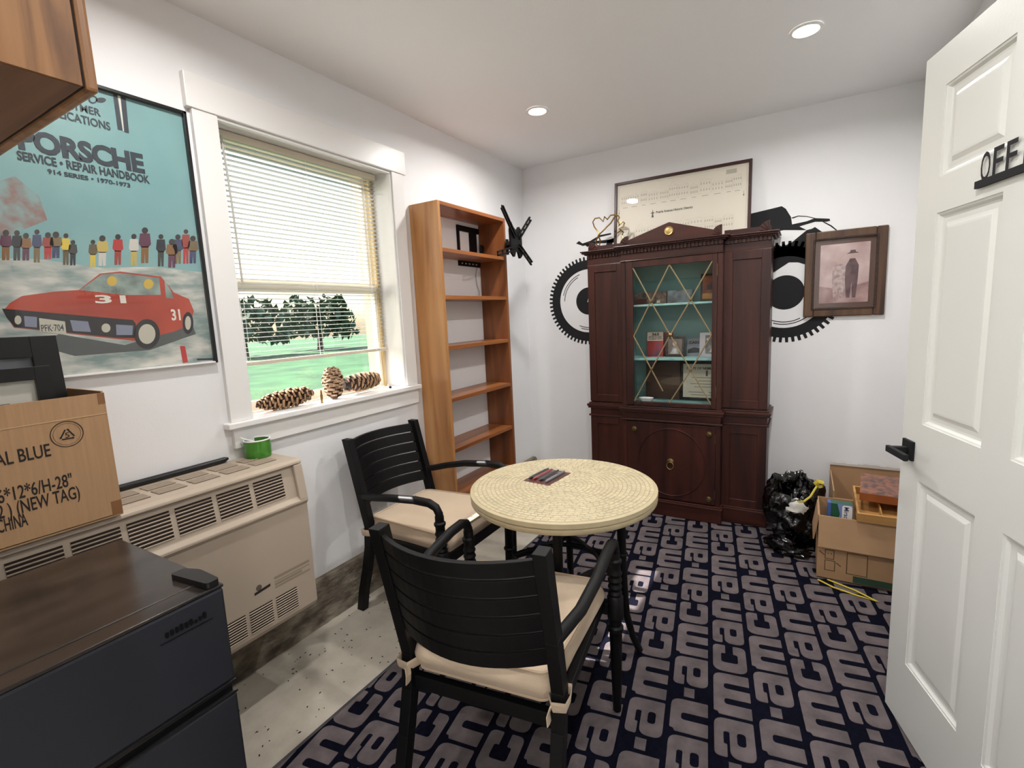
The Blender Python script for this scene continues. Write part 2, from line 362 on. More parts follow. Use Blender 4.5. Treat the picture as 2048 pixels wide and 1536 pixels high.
# ---- recessed ceiling lamps; those over heater, doorway and hallway are unseen, added as fill
M_lens = mat('lamp_lens', (255, 250, 240), .5, emit=14)
for i, (x, y, lb) in enumerate(((-1.31, 2.588, 'lit recessed ceiling lamp near the bookcase corner'), (-.03, 2.556, 'lit recessed ceiling lamp nearer the open door'), (-1.31, .85, 'added unseen fill lamp above the wall heater'), (-.03, .85, 'added unseen fill lamp above the doorway'), (.2, -.8, 'added unseen fill lamp in the hallway behind'))):
    t = thing('recessed_lamp', lb, 'ceiling lamp', (x, y, HC))
    MB().lathe([(.062, -.001), (.064, -.006), (.05, -.007), (.046, -.002), (.046, .0)], (x, y, HC), 32, cap=False).build('trim_ring', M_trim, t, smooth=True)
    MB().lathe([(.0465, -.0005), (.0465, -.003)], (x, y, HC), 32).build('lens', M_lens, t)
    ld = bpy.data.lights.new('recessed_lamp_light', 'AREA'); ld.shape = 'DISK'; ld.size = .09; ld.energy = LAMP_W * (1, 1, .8, .8, 1.5)[i]; ld.color = (1, .98, .955); ld.spread = radians(165)
    lo = bpy.data.objects.new('lamp_light', ld); COL.objects.link(lo); lo.parent = t; lo.location = (0, 0, -.009)
# ============================================================ BLIND
bl = thing('window_blind', 'white horizontal mini blind lowered most of the way over the window', 'blind', (XL - .1, 1.574, OZ1))
M_slat = bpy.data.materials.new('blind_slat'); M_slat.use_nodes = True
_n = M_slat.node_tree; _b = _n.nodes['Principled BSDF']; _b.inputs['Base Color'].default_value = srgb(168, 167, 163); _b.inputs['Roughness'].default_value = .45
_t = _n.nodes.new('ShaderNodeBsdfTranslucent'); _t.inputs[0].default_value = srgb(168, 167, 160); _m = _n.nodes.new('ShaderNodeMixShader'); _m.inputs[0].default_value = .03
_n.links.new(_b.outputs[0], _m.inputs[1]); _n.links.new(_t.outputs[0], _m.inputs[2]); _n.links.new(_m.outputs[0], _n.nodes['Material Output'].inputs[0])
bx, by0, by1 = XL - .10, OY0 + .010, OY1 - .016
MB().box(bx - .014, bx + .014, by0, by1, OZ1 - .034, OZ1 - .004).build('headrail', mat('headrail', (222, 212, 192), .4), bl, bevel=.002)
zt_, zb_ = OZ1 - .05, 1.245; pitch = .0205; ns = int((zt_ - zb_) / pitch)
sl = MB(); tl = radians(5); N5 = 5
for k in range(N5):
    q = -1 + 2 * k / (N5 - 1); dx = q * .0125
    x_ = dx * cos(tl); z_ = dx * sin(tl) + .0016 * (1 - q * q)      # room edge up
    sl.v += [(x_, by0 + .004 - 1.574, z_), (x_, by1 - .004 - 1.574, z_)]
sl.f = [(2 * k, 2 * k + 1, 2 * k + 3, 2 * k + 2) for k in range(N5 - 1)]
slm = sl.mesh('slat', M_slat, True)
for k in range(ns + 1):
    o = obj('slat', slm, bl); o.location = (0, 0, zt_ - k * pitch - OZ1)
MB().box(bx - .011, bx + .011, by0, by1, 1.222, 1.238).build('bottom_rail', mat('bottom_rail', (206, 194, 176), .45), bl, bevel=.003)
for yy in (by0 + .07, 1.574, by1 - .09, by1 - .06):
    MB().tube([(bx + .013, yy, OZ1 - .03), (bx + .013, yy, 1.23)], .0009, 5).build('ladder_cord', M_white, bl)
    MB().tube([(bx - .013, yy, OZ1 - .03), (bx - .013, yy, 1.23)], .0009, 5).build('ladder_cord', M_white, bl)
MB().tube([(bx + .02, by0 + .055, OZ1 - .03), (bx + .026, by0 + .062, 1.88), (bx + .028, by0 + .066, 1.56)], .0042, 8).build('tilt_wand', mat('wand', (196, 190, 180), .3), bl)
# ============================================================ RUG
RX0, RX1, RY0, RY1, RZ = -1.39, XR - .01, .56, 3.46, .008
rug = thing('area_rug', 'navy rug with rows of taupe can-am lettering covering the floor', 'rug', ((RX0 + RX1) / 2, (RY0 + RY1) / 2, 0))
MB().box(RX0, RX1, RY0, RY1, .0005, RZ).build('rug_base', M_navy, rug, bevel=.003)
MB().box(RX0 - .004, RX0 + .008, RY0, RY1, .0005, RZ + .001).build('bound_edge', mat('rug_binding', (66, 64, 66), .9), rug)
LH = .120
def slit(x0, x1, y0, y1, r=.012): return rounded([(x0, y0), (x1, y0), (x1, y1), (x0, y1)], [r, r, r, r])
def g_n(w, slits):
    pts = [(0, 0)]; rad = [.004]
    x = 0
    for a, b in slits:
        pts += [(a, 0), (a, .085), (b, .085), (b, 0)]; rad += [.003, .012, .012, .003]
    pts += [(w, 0), (w, LH), (.012, LH), (.012, LH - .012), (0, LH - .016)]; rad += [.004, .034, .008, .004, .004]
    return [rounded(pts, rad)]
def g_c():
    return [rounded([(0, 0), (.155, 0), (.155, .046), (.105, .046), (.105, .030), (.052, .030), (.052, .090), (.105, .090), (.105, .074), (.155, .074), (.155, LH), (0, LH)],
                    [.036, .03, .006, .004, .008, .012, .012, .008, .004, .006, .034, .036])]
def g_a():
    o = rounded([(0, 0), (.155, 0), (.155, LH), (0, LH), (0, .082), (.05, .082), (.05, .092), (.10, .092), (.10, .074), (0, .074)],
                [.03, .006, .034, .03, .006, .004, .006, .008, .006, .03])
    return [o, slit(.052, .103, .026, .052, .012)]
GL = [(0, g_c()), (.172, g_a()), (.342, g_n(.145, [(.054, .086)])), (.503, [rect(0, .044, .045, .080)]), (.562, g_a()), (.732, g_n(.205, [(.051, .079), (.126, .154)]))]
UU, VV = Vector((-.1564, .9877)), Vector((.9877, .1564)); PER, VP = .95, .1385
word = MB()
for off, g_ in GL: word.poly([[(a + off, b) for a, b in L] for L in g_], lambda a, b, d: (a, b, d), .0022)
wv, wf = word.v, word.f
def wpt(a, b, d, s0, vc):
    p = UU * (s0 + a) + VV * (vc + LH / 2 - b); return (p.x, p.y, RZ - .0006 + d)
proto = None
for k in range(-14, 16):
    vc = -.0475 + k * VP; ph = 2.112 if k % 2 == 0 else 1.842
    for j in range(-4, 4):
        s0 = ph + j * PER
        P = [wpt(*p, s0, vc) for p in wv]
        ins = [RX0 + .009 < p[0] < RX1 - .004 and RY0 < p[1] < RY1 - .004 for p in P]
        if not any(ins): continue
        if all(ins):
            if proto is None:
                me = bpy.data.meshes.new('lettering'); me.from_pydata(wv, [], wf); me.materials.append(M_taupe)
                bm = bmesh.new(); bm.from_mesh(me); bmesh.ops.recalc_face_normals(bm, faces=bm.faces); bm.to_mesh(me); bm.free(); proto = me
            o = obj('lettering', proto, rug)
            q = UU * s0 + VV * (vc + LH / 2)
            Mx = Matrix(((UU.x, -VV.x, 0, q.x), (UU.y, -VV.y, 0, q.y), (0, 0, 1, RZ - .0006), (0, 0, 0, 1)))
            o.matrix_basis = rug.matrix_basis.inverted() @ Mx
        else:
            me = bpy.data.meshes.new('lettering'); me.from_pydata(P, [], wf); bm = bmesh.new(); bm.from_mesh(me)
            for co, no in (((RX0 + .009, 0, 0), (-1, 0, 0)), ((RX1 - .004, 0, 0), (1, 0, 0)), ((0, RY0, 0), (0, -1, 0)), ((0, RY1 - .004, 0), (0, 1, 0))):
                bmesh.ops.bisect_plane(bm, geom=bm.verts[:] + bm.edges[:] + bm.faces[:], plane_co=co, plane_no=no, clear_outer=True)
            if not bm.faces: bm.free(); continue
            bmesh.ops.translate(bm, verts=bm.verts, vec=-rug.location); bm.to_mesh(me); bm.free(); me.materials.append(M_taupe); obj('lettering', me, rug)
# dirt specks on the bare concrete
sp = MB(); rs = random.Random(3)
for i in range(110):
    x = -1.86 + .46 * rs.random() ** 1.0; y = rs.uniform(.75, 2.1); l = rs.uniform(.003, .0075); a = rs.uniform(0, pi); wd = l * .45
    c_, s_ = cos(a), sin(a); z0 = .0002
    sp.add([(x - l * c_, y - l * s_, z0), (x + wd * s_, y - wd * c_, z0 + .002), (x + l * c_, y + l * s_, z0), (x - wd * s_, y + wd * c_, z0 + .002), (x, y, z0 + .0035)], [(0, 1, 4), (1, 2, 4), (2, 3, 4), (3, 0, 4), (3, 2, 1, 0)])
sp.build('floor_debris', mat('debris', (26, 22, 18), .9), label='dark dirt specks scattered over the bare concrete floor', cat='debris', kind='stuff')
# ============================================================ WALL HEATER
HY1, HY0, HXF, HZT, HZB = 1.155, -.02, -1.671, .870, .262
ht = thing('wall_heater', 'beige enamel gas wall heater with slotted grilles under the poster', 'heater', (XL, .57, HZB))
pr = [(XL + .002, HZB), (HXF + .0, HZB), (HXF + .012, HZB + .02), (HXF + .012, .690), (HXF + .022, .704), (HXF + .022, .712), (HXF + .006, .725), (HXF - .014, .846), (HXF + .002, .852), (HXF, .862), (HXF - .012, HZT), (XL + .002, HZT)]
b = MB(); vs_ = [(x, HY0, z) for x, z in pr] + [(x, HY1, z) for x, z in pr]; n = len(pr)
b.add(vs_, [(i, (i + 1) % n, n + (i + 1) % n, n + i) for i in range(n)] + [tuple(range(n))[::-1], tuple(range(n, 2 * n))])
b.build('cabinet_shell', M_beige, ht, bevel=.003)
# end frame of the sloped grille recess
MB().hexa([(HXF - .012, HY1 - .035, .846), (HXF + .008, HY1 - .035, .722), (HXF + .008, HY1, .722), (HXF - .012, HY1, .846), (HXF + .002, HY1 - .035, .850), (HXF + .022, HY1 - .035, .712), (HXF + .022, HY1, .712), (HXF + .002, HY1, .850)]).build('end_frame', M_beige, ht, bevel=.003)
def slots(y0, y1, P0, P1, nslot, thick, nm):   # slots along y between profile points P0 (top) and P1 (bottom), set on the surface
    d = (Vector((P1[0], 0, P1[1])) - Vector((P0[0], 0, P0[1]))); L = d.length; d.normalize(); no = Vector((-d.z, 0, d.x))
    if no.x < 0 and no.z <= 0: no = -no
    m = MB(); bars = MB()
    for i in range(nslot):
        c0 = Vector((P0[0], 0, P0[1])) + d * (L * (i + .5) / nslot)
        a = c0 - d * thick / 2 + no * .0012; e = c0 + d * thick / 2 + no * .0012
        m.add([(a.x, y0, a.z), (a.x, y1, a.z), (e.x, y1, e.z), (e.x, y0, e.z)], [(0, 1, 2, 3)])
        a = c0 + d * thick / 2; e = c0 + d * (thick / 2 + .0025)
        bars.tube([(e.x + no.x * .001, y0, e.z + no.z * .001), (e.x + no.x * .001, y1, e.z + no.z * .001)], .0022, 6)
    g = m.build(nm, M_slot, ht); bars.build('louver', M_beige, g)
pw = .112; y = HY1 - .082
for i in range(8):
    slots(y - pw, y, (HXF - .011, .832), (HXF + .003, .742), 8, .0062, 'front_grille'); y -= pw + .016
# lower front grilles
y = HY1 - .085
for i in range(7):
    slots(y - .088, y, (HXF + .012, .384), (HXF + .012, .298), 9, .005, 'lower_grille'); y -= .088 + .014
# top grilles, two rows
y = HY1 - .055
for i in range(8):
    for x0, x1 in ((XL + .045, XL + .105), (XL + .120, XL + .180)):
        g = MB().add([(x0, y - .085, HZT + .001), (x1, y - .085, HZT + .001), (x1, y, HZT + .001), (x0, y, HZT + .001)], [(0, 1, 2, 3)]).build('top_grille', mat('top_slot', (86, 68, 52), .8), ht)
        lv = MB()
        for q in range(5): xx = x0 + (x1 - x0) * (q + .5) / 5; lv.box(xx - .0018, xx + .0018, y - .085, y, HZT + .001, HZT + .0035)
        lv.build('louver', M_beige, g)
    y -= .085 + .022
fh = fx(HXF + .0125)
MB().poly([circ(.925, .452, .011, 20)], fh).build('logo_disc', mat('logo_grey', (96, 88, 80), .6), ht)
MB().add([fh(.906, .430, 0), fh(.968, .437, 0), fh(.968, .447, 0), fh(.906, .440, 0)], [(0, 1, 2, 3)]).build('logo_bar', M_ink, ht)
m = MB()
for z0, z1, a0, a1 in ((.452, .462, .985, 1.135), (.440, .444, .985, 1.135), (.428, .436, .985, 1.10), (.418, .424, .985, 1.135)): m.add([fh(a0, z0, 0), fh(a1, z0, 0), fh(a1, z1, 0), fh(a0, z1, 0)], [(0, 1, 2, 3)])
m.build('data_label', mat('label_grey', (150, 134, 116), .6), ht)
# black rod lying along the back of the heater top
MB().tube([(XL + .016, .60, HZT + .012), (XL + .016, .99, HZT + .012), (XL + .016, 1.005, HZT + .014)], [.011, .011, .005], 10).build('black_strip', M_blackpl, label='slim black strip lying on the heater top against the wall', cat='strip', smooth=True)
# ============================================================ GREEN MUG
mx, my = -1.858, 1.100
mg = thing('green_pot', 'small green glazed pot of dark blue paint with white rim on heater', 'pot', (mx, my, HZT))
mugp = [(.030, 0), (.046, .001), (.049, .01), (.0495, .04), (.048, .066), (.048, .070)]
MB().lathe(mugp + [(.045, .070), (.0445, .05), (.0, .05)], (mx, my, HZT), 32, cap=False).build('pot_body', mat('green_glaze', (74, 140, 50), .2, noise_amt=.15, noise_scale=20), mg, smooth=True)
MB().tube([(mx + .0468 * cos(a), my + .0468 * sin(a), HZT + .071) for a in [i * 2 * pi / 32 for i in range(32)]], .003, 8, closed=True).build('rim', M_white, mg, smooth=True)
MB().lathe([(.044, .056), (.02, .058), (.0, .0575)], (mx, my, HZT), 24, cap=False).build('paint', mat('blue_paint', (22, 24, 58), .35), mg)
MB().tube([(mx - .004, my - .005, HZT + .06), (mx - .028, my - .038, HZT + .078), (mx - .032, my - .046, HZT + .086)], [.004, .004, .0035], 8, flat=(1, .5)).build('stick', M_white, mg)
# ============================================================ MINI FRIDGE
FX, FY1, FZ = -1.050, .511, .842
fr = thing('mini_fridge', 'black two-door mini fridge in front of the wall heater', 'refrigerator', (FX - .24, FY1 - .235, 0))
M_fb = mat('fridge_black', (30, 29, 30), .25, noise_amt=.0, bump=.02, bump_scale=200)
M_ft = mat('fridge_top', (34, 31, 30), .18, col2=(58, 50, 46), noise_scale=5, stretch=(3, 1, 1), bump=.03, bump_scale=300)
M_fd = mat('fridge_door', (58, 60, 68), .38, metal=.55, noise_amt=.06, noise_scale=3)
MB().box(FX - .49, FX - .052, FY1 - .47, FY1, .03, FZ - .012).build('body', M_fb, fr, bevel=.006)
MB().box(FX - .49, FX - .050, FY1 - .472, FY1 + .002, FZ - .012, FZ).build('top_panel', M_ft, fr, bevel=.004)
MB().box(FX - .049, FX, FY1 - .47, FY1, .620, FZ - .008).build('freezer_door', M_fd, fr, bevel=.006)
MB().box(FX - .050, FX - .001, FY1 - .471, FY1 + .001, FZ - .008, FZ - .001).build('door_cap', M_ft, fr, bevel=.002)
MB().box(FX - .049, FX, FY1 - .47, FY1, .05, .588).build('main_door', M_fd, fr, bevel=.006)
MB().box(FX - .046, FX - .012, FY1 - .466, FY1 - .004, .588, .620).build('grip_channel', M_blackpl, fr)
MB().box(FX - .002, FX + .002, FY1 - .470, FY1 + .001, .612, .6205).box(FX - .002, FX + .002, FY1 - .470, FY1 + .001, .5875, .594).build('door_trim', M_blackpl, fr, bevel=.002)
hp = rounded([(FX - .125, FY1 - .045), (FX - .004, FY1 - .030), (FX - .004, FY1 - .004), (FX - .085, FY1 - .002), (FX - .125, FY1 - .016)], .008)
MB().poly([hp], lambda a, b, d: (a, b, FZ + d), .013).build('hinge_cover', M_blackpl, fr, bevel=.003)
m = MB(); fl = lambda a, b, d: (FX + .0012 + d, a, b); rl = random.Random(5)
for i in range(9):   # unreadable raised script badge
    a = FY1 - .118 + i * .0088; h_ = rl.uniform(.006, .014); m.poly([rounded(rect(a, a + .0062, .788, .788 + h_), .0025)], fl, .0012)
m.poly([rect(FY1 - .128, FY1 - .03, .779, .7805)], fl, .0008)
m.build('badge', mat('badge', (26, 26, 30), .3, metal=.6), fr)
for yy in (FY1 - .44, FY1 - .05): MB().lathe([(.016, .0), (.016, .03)], (FX - .07, yy, 0), 12).build('foot', M_blackpl, fr)
# ============================================================ OAK WALL CABINET
KX, KY, KZ = -.898, .36, 1.733
kc = thing('wall_cabinet', 'oak plywood wall cabinet hung high above the mini fridge', 'cabinet', (-1.41, .03, KZ))
MB().box(XL + .001, KX, .031, KY - .020, KZ, HC - .002).build('carcass', M_oak, kc)
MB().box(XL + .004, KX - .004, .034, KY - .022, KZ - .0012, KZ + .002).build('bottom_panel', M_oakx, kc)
MB().box(XL + .001, KX - .002, KY - .020, KY - .0165, KZ, HC - .002).build('reveal_gap', M_slot, kc)
for a, b_ in ((XL + .006, -1.413), (-1.407, KX)):
    d = MB().box(a, b_, KY - .0165, KY, KZ - .004, HC - .02).build('door', wood('oak_door', (178, 130, 84), (156, 110, 68), (114, 74, 44), .42, 'Z', 1.4), kc, bevel=.005)
    MB().box(a + .06, b_ - .06, KY, KY + .004, KZ + .06, HC - .08).build('door_panel', M_oak, d, bevel=.003)
# ============================================================ CARDBOARD BOX ON THE HEATER (royal blue)
BX1, BX0, BY1, BY0, BZ0, BZ1 = -1.655, -1.905, .566, .06, HZT + .005, 1.222
cb = thing('cardboard_box', 'open brown cardboard carton with ROYAL BLUE lettering standing on the heater', 'box', ((BX0 + BX1) / 2, (BY0 + BY1) / 2, BZ0))
th = .005
MB().box(BX1 - th, BX1, BY0, BY1, BZ0, BZ1).build('front_side', M_card, cb)
MB().box(BX0, BX0 + th, BY0, BY1, BZ0, BZ1).box(BX0, BX1, BY0, BY0 + th, BZ0, BZ1).build('back_side', M_card2, cb)
MB().box(BX0 + th, BX1 - th, BY1 - th, BY1 - .0005, BZ0, BZ1 + .004).build('end_side', M_card2, cb)
MB().box(BX0, BX1, BY0, BY1, BZ0 - .004, BZ0 + .002).build('bottom', M_card2, cb)
fb = fx(BX1 + .0006); pb = lambda px, py: onx(px, py, BX1)
MB().box(BX1 - .0005, BX1 + .0008, BY0, BY1, BZ1 - .0585, BZ1 - .0565).build('fold_crease', mat('crease', (206, 170, 130), .8), cb)
for q_ in ((BY1 - .024, BZ0, BZ0 + .04), (BY1 - .016, BZ1 - .03, BZ1)): MB().box(BX1 - .0005, BX1 + .0006, q_[0], BY1, q_[1], q_[2]).build('tape', mat('tape', (140, 98, 62), .4), cb)
ink = MB()
def bline(txt, p_left, p_right, capz, a0=None):
    A, B = pb(*p_left), pb(*p_right); z0 = (A.z + B.z) / 2
    text_to(MB_line := MB(), txt, fb, a0 if a0 is not None else A.y, B.y, z0, z0 + capz, bold=.012); MB_line.build('printed_line', M_ink, cb)
bline('ROYAL BLUE', (0, 932), (103, 913), .034, pb(0, 932).y - .062)
bline('16*12*6/H-28"', (0, 1003), (147, 975), .036, pb(0, 1003).y - .012)
bline('( 2 ) (NEW TAG)', (8, 1040), (163, 1007), .045, pb(8, 1040).y - .022)
bline('CHINA', (-3, 1068), (57, 1050), .034)
cc = pb(134, 868)
ink.poly([circ(cc.y, cc.z, .0345, 40), circ(cc.y, cc.z, .0325, 40)[::-1]], fb)
ink.poly([circ(cc.y, cc.z, .0285, 40), circ(cc.y, cc.z, .0278, 40)[::-1]], fb)
for k in range(3):
    a = pi / 2 + k * 2 * pi / 3; a2 = a + 2 * pi / 3
    P, Q = Vector((cos(a), sin(a))) * .019, Vector((cos(a2), sin(a2))) * .019
    A, B = P.lerp(Q, .14), P.lerp(Q, .8); nn_ = Vector((Q.y - P.y, P.x - Q.x)).normalized() * .0017
    ink.poly([[(cc.y + p.x, cc.z - .003 + p.y) for p in (A + nn_, B + nn_, B - nn_, A - nn_)]], fb)
    ink.poly([[(cc.y + p.x, cc.z - .003 + p.y) for p in (B + nn_ * 2.2, P.lerp(Q, .93), B - nn_ * 2.2)]], fb)
text_to(ink, '5', fb, cc.y - .0045, cc.y + .0045, cc.z - .010, cc.z + .004, bold=.01)
ink.build('recycling_mark', M_ink, cb)
# ---- framed pictures stored in the carton
def leaning_frame(name, label, x, y0, y1, z0, z1, lean, fw, mt, pic, mat_w=0, matm=None):
    t = thing(name, label, 'framed picture', (x, (y0 + y1) / 2, z0)); k = lean
    def P(a, b, d): return (x - (b - z0) * k + d, a, b)
    def bar(a0, a1, b0, b1): return MB().hexa([P(a0, b0, 0), P(a1, b0, 0), P(a1, b0, .018), P(a0, b0, .018), P(a0, b1, 0), P(a1, b1, 0), P(a1, b1, .018), P(a0, b1, .018)])
    for q in ((y0, y0 + fw, z0, z1), (y1 - fw, y1, z0, z1), (y0 + fw, y1 - fw, z0, z0 + fw), (y0 + fw, y1 - fw, z1 - fw, z1)): bar(*q).build('frame_bar', mt, t, bevel=.001)
    def sh(a0, a1, b0, b1, d, nm, m_): MB().add([P(a0, b0, d), P(a1, b0, d), P(a1, b1, d), P(a0, b1, d)], [(0, 1, 2, 3)]).build(nm, m_, t)
    sh(y0 + fw, y1 - fw, z0 + fw, z1 - fw, .004, 'backing' if mat_w else 'print', matm if mat_w else pic)
    if mat_w: sh(y0 + fw + mat_w, y1 - fw - mat_w, z0 + fw + mat_w, z1 - fw - mat_w, .005, 'print', pic)
    sh(y0 + fw, y1 - fw, z0 + fw, z1 - fw, .012, 'glazing', M_glass)
    return t
leaning_frame('framed_picture', 'large black picture frame standing at the back of the carton', -1.845, .13, .545, .90, 1.385, .06, .058, M_blackpl, mat('dark_photo', (58, 62, 68), .4, col2=(140, 146, 150), noise_scale=6))
leaning_frame('framed_picture', 'smaller black frame with white mat leaning in the carton', -1.735, .16, .488, .95, 1.305, .05, .034, M_blackpl, mat('grey_photo', (60, 56, 54), .5, col2=(120, 116, 112), noise_scale=9), .055, mat('mat_board', (214, 212, 200), .8))
# ============================================================ POSTER
PXP = XL + .004
ps = thing('framed_poster', 'large framed car repair handbook poster with teal sky hung beside window', 'poster', (XL, .706, 1.257))
py0, py1, pz0, pz1 = .402, 1.013, 1.257, 2.148
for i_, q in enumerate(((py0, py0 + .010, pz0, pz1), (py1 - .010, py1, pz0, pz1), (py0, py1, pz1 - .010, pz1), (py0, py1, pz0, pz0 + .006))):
    MB().box(XL + .001, XL + .020, *q).build('frame_bar', M_blackpl if i_ < 3 else M_white, ps, bevel=.001)  # bottom bar is white: a light reflection put into its colour
L_ = [0]
def PA(px, py): p = onx(px, py, PXP + .002); return (p.y, p.z)
def layer(loops, m, nm, px=True):
    L_[0] += 1; f = fx(PXP + .00008 * L_[0] + .001)
    mb = MB()
    for L in loops: mb.poly([[PA(*p) for p in L] if px else L], f)
    return mb.build(nm, m, ps)
MB().box(PXP - .003, PXP + .0008, py0 + .006, py1 - .006, pz0 + .004, pz1 - .006).build('print_sky', mat('poster_teal', (140, 182, 182), .45, col2=(122, 166, 168), noise_scale=3), ps)
M_snow = mat('poster_snow', (216, 213, 204), .45, col2=(126, 148, 144), noise_scale=9, stretch=(1, 1, 3))
layer([[(py0 + .008, pz0 + .005), (py1 - .010, pz0 + .005), (py1 - .010, 1.592), (.85, 1.602), (.70, 1.590), (.55, 1.606), (py0 + .008, 1.598)]], M_snow, 'print_snow', False)
layer([[(-60, 380), (30, 352), (78, 392), (95, 440), (20, 470), (-60, 480)]], mat('poster_rust', (142, 110, 102), .5, col2=(134, 164, 164), noise_scale=30), 'print_tree')
# row of onlookers as plain coloured figures
rp = random.Random(11); figs = {}
cols = [(92, 46, 70), (40, 42, 50), (132, 92, 50), (60, 66, 100), (150, 60, 50), (120, 100, 66), (212, 186, 66), (58, 60, 58), (96, 84, 62), (190, 170, 90), (176, 46, 44), (200, 196, 188)]
heads = MB(); fi = fx(PXP + .00145)
xs_ = [12, 34, 52, 74, 96, 112, 132, 146, 186, 205, 236, 268, 290, 322, 344, 356, 372, 386]
for i, x in enumerate(xs_):
    h_ = rp.uniform(52, 74); yb_ = 536 - rp.uniform(0, 10) - (10 if x < 120 else 0); w_ = rp.uniform(9, 13); c = cols[i % len(cols)]
    figs.setdefault(c, []).append([(x - w_ * .5, yb_ - h_ * .42), (x - w_, yb_ - h_ * .52), (x - w_ * .8, yb_ - h_ * .80), (x + w_ * .8, yb_ - h_ * .80), (x + w_, yb_ - h_ * .5), (x + w_ * .5, yb_ - h_ * .42)])
    figs.setdefault(cols[(i * 5 + 2) % len(cols)], []).append([(x - w_ * .62, yb_), (x - w_ * .6, yb_ - h_ * .45), (x + w_ * .6, yb_ - h_ * .45), (x + w_ * .55, yb_), (x + 1, yb_), (x, yb_ - h_ * .3), (x - 1, yb_)])
    heads.poly([[PA(*p) for p in circ(x, yb_ - h_ * .88, w_ * .52, 12)]], fi)
L_[0] = 3
for c, Ls in figs.items(): layer(Ls, mat('fig_%d_%d_%d' % c, c, .5), 'print_figures'); L_[0] = 3
heads.build('print_heads', mat('poster_dark', (48, 42, 40), .5), ps)
# plain red car, no particular model
RED = mat('poster_red', (186, 74, 52), .45, col2=(164, 60, 44), noise_scale=7); DK = mat('poster_black', (34, 32, 36), .5); GLZ = mat('poster_glass', (150, 168, 160), .45, col2=(108, 122, 116), noise_scale=20)
L_[0] = 5
layer([[(70, 690), (118, 668), (250, 690), (385, 650), (392, 668), (300, 700), (150, 712)]], mat('poster_shadow', (84, 88, 88), .5), 'print_shadow')
layer([[(6, 622), (20, 606), (44, 592), (110, 583), (158, 580), (200, 547), (240, 543), (322, 553), (348, 585), (378, 598), (388, 622), (380, 650), (346, 664), (270, 682), (28, 655)]], RED, 'print_car_body')
layer([[(160, 580), (203, 549), (240, 546), (318, 556), (322, 590), (250, 590)], [(329, 560), (344, 585), (347, 597), (332, 596)]], GLZ, 'print_windows')
layer([[(4, 617), (266, 640), (272, 648), (270, 676), (240, 676), (30, 654), (14, 636)], *[circ(x, y, rx, 20, ry=ry) for x, y, rx, ry in ((294, 668, 26, 30), (376, 646, 11, 22))]], DK, 'print_bumper_and_tyres')
layer([[(48, 632), (74, 634), (74, 655), (50, 653)], [(140, 640), (176, 643), (182, 664), (146, 662)], [(232, 649), (266, 651), (265, 670), (233, 670)]], mat('poster_chrome', (132, 138, 158), .4), 'print_chrome')
layer([circ(294, 668, 17, 18, ry=20), circ(376, 646, 6, 14, ry=14), circ(36, 640, 7, 14, ry=9), circ(212, 656, 9, 16, ry=9), [(78, 636), (130, 643), (133, 669), (80, 664)]], mat('poster_pale', (196, 192, 176), .45), 'print_wheels_lamps_plate')
layer([circ(224, 562, 10, 14), circ(297, 568, 10, 14)], mat('poster_yellow', (204, 172, 72), .5), 'print_helmets')
pt = MB(); pw_ = MB(); pk = fx(PXP + .0022)
def ptext(mb, txt, pl, pr_, cap, bold=.02, sp=1.0, fn=None):
    A, B = PA(*pl), PA(*pr_); text_to(mb, txt, fn or pk, A[0], B[0], (A[1] + B[1]) / 2, (A[1] + B[1]) / 2 + cap, bold=bold, spacing=sp)
ptext(pt, 'PORSCHE', (38, 298), (291, 349), .064, .045, .95)
ptext(pt, 'SERVICE • REPAIR HANDBOOK', (36, 322), (300, 366), .026, .03)
ptext(pt, '914 SERIES • 1970-1973', (96, 349), (261, 374), .014, .03)
ptext(pt, 'CLYMER', (120, 214), (202, 232), .023, .02)
ptext(pt, 'PUBLICATIONS', (80, 232), (221, 256), .025, .02)
pt.poly([[PA(*p) for p in circ(202, 200, 10, 16, ry=5)]], pk); pt.poly([[PA(*p) for p in circ(186, 199, 9, 16, ry=8)], [PA(*p) for p in circ(186, 199, 6, 16, ry=5.5)][::-1]], pk)
for q in ([(226, 187), (234, 189), (245, 261), (236, 259)], [(241, 189), (251, 192), (258, 266), (249, 264)]): pt.poly([[PA(*p) for p in q]], pk)
pt.poly([[PA(*p) for p in q] for q in ([(394, 717), (428, 716), (428, 720), (394, 721)],)], pk)
ptext(pt, 'PFK·704', (83, 660), (129, 665), .020, .01)
pt.build('print_lettering', mat('poster_ink', (44, 54, 64), .5), ps)
ptext(pw_, '31', (190, 600), (254, 613), .026, .03); ptext(pw_, '31', (344, 642), (362, 640), .040, .03)
pw_.poly([[PA(*p) for p in ((235, 189), (240, 189), (248, 263), (246, 262))]], pk)
pw_.build('print_white_lettering', mat('poster_white', (226, 222, 210), .5), ps)
layer([[(360, 692), (370, 692), (376, 724), (366, 726)]], mat('poster_post_red', (190, 50, 48), .5), 'print_post')
MB().box(XL + .0165, XL + .0175, py0 + .008, py1 - .008, pz0 + .004, pz1 - .008).build('glazing', M_glass, ps)
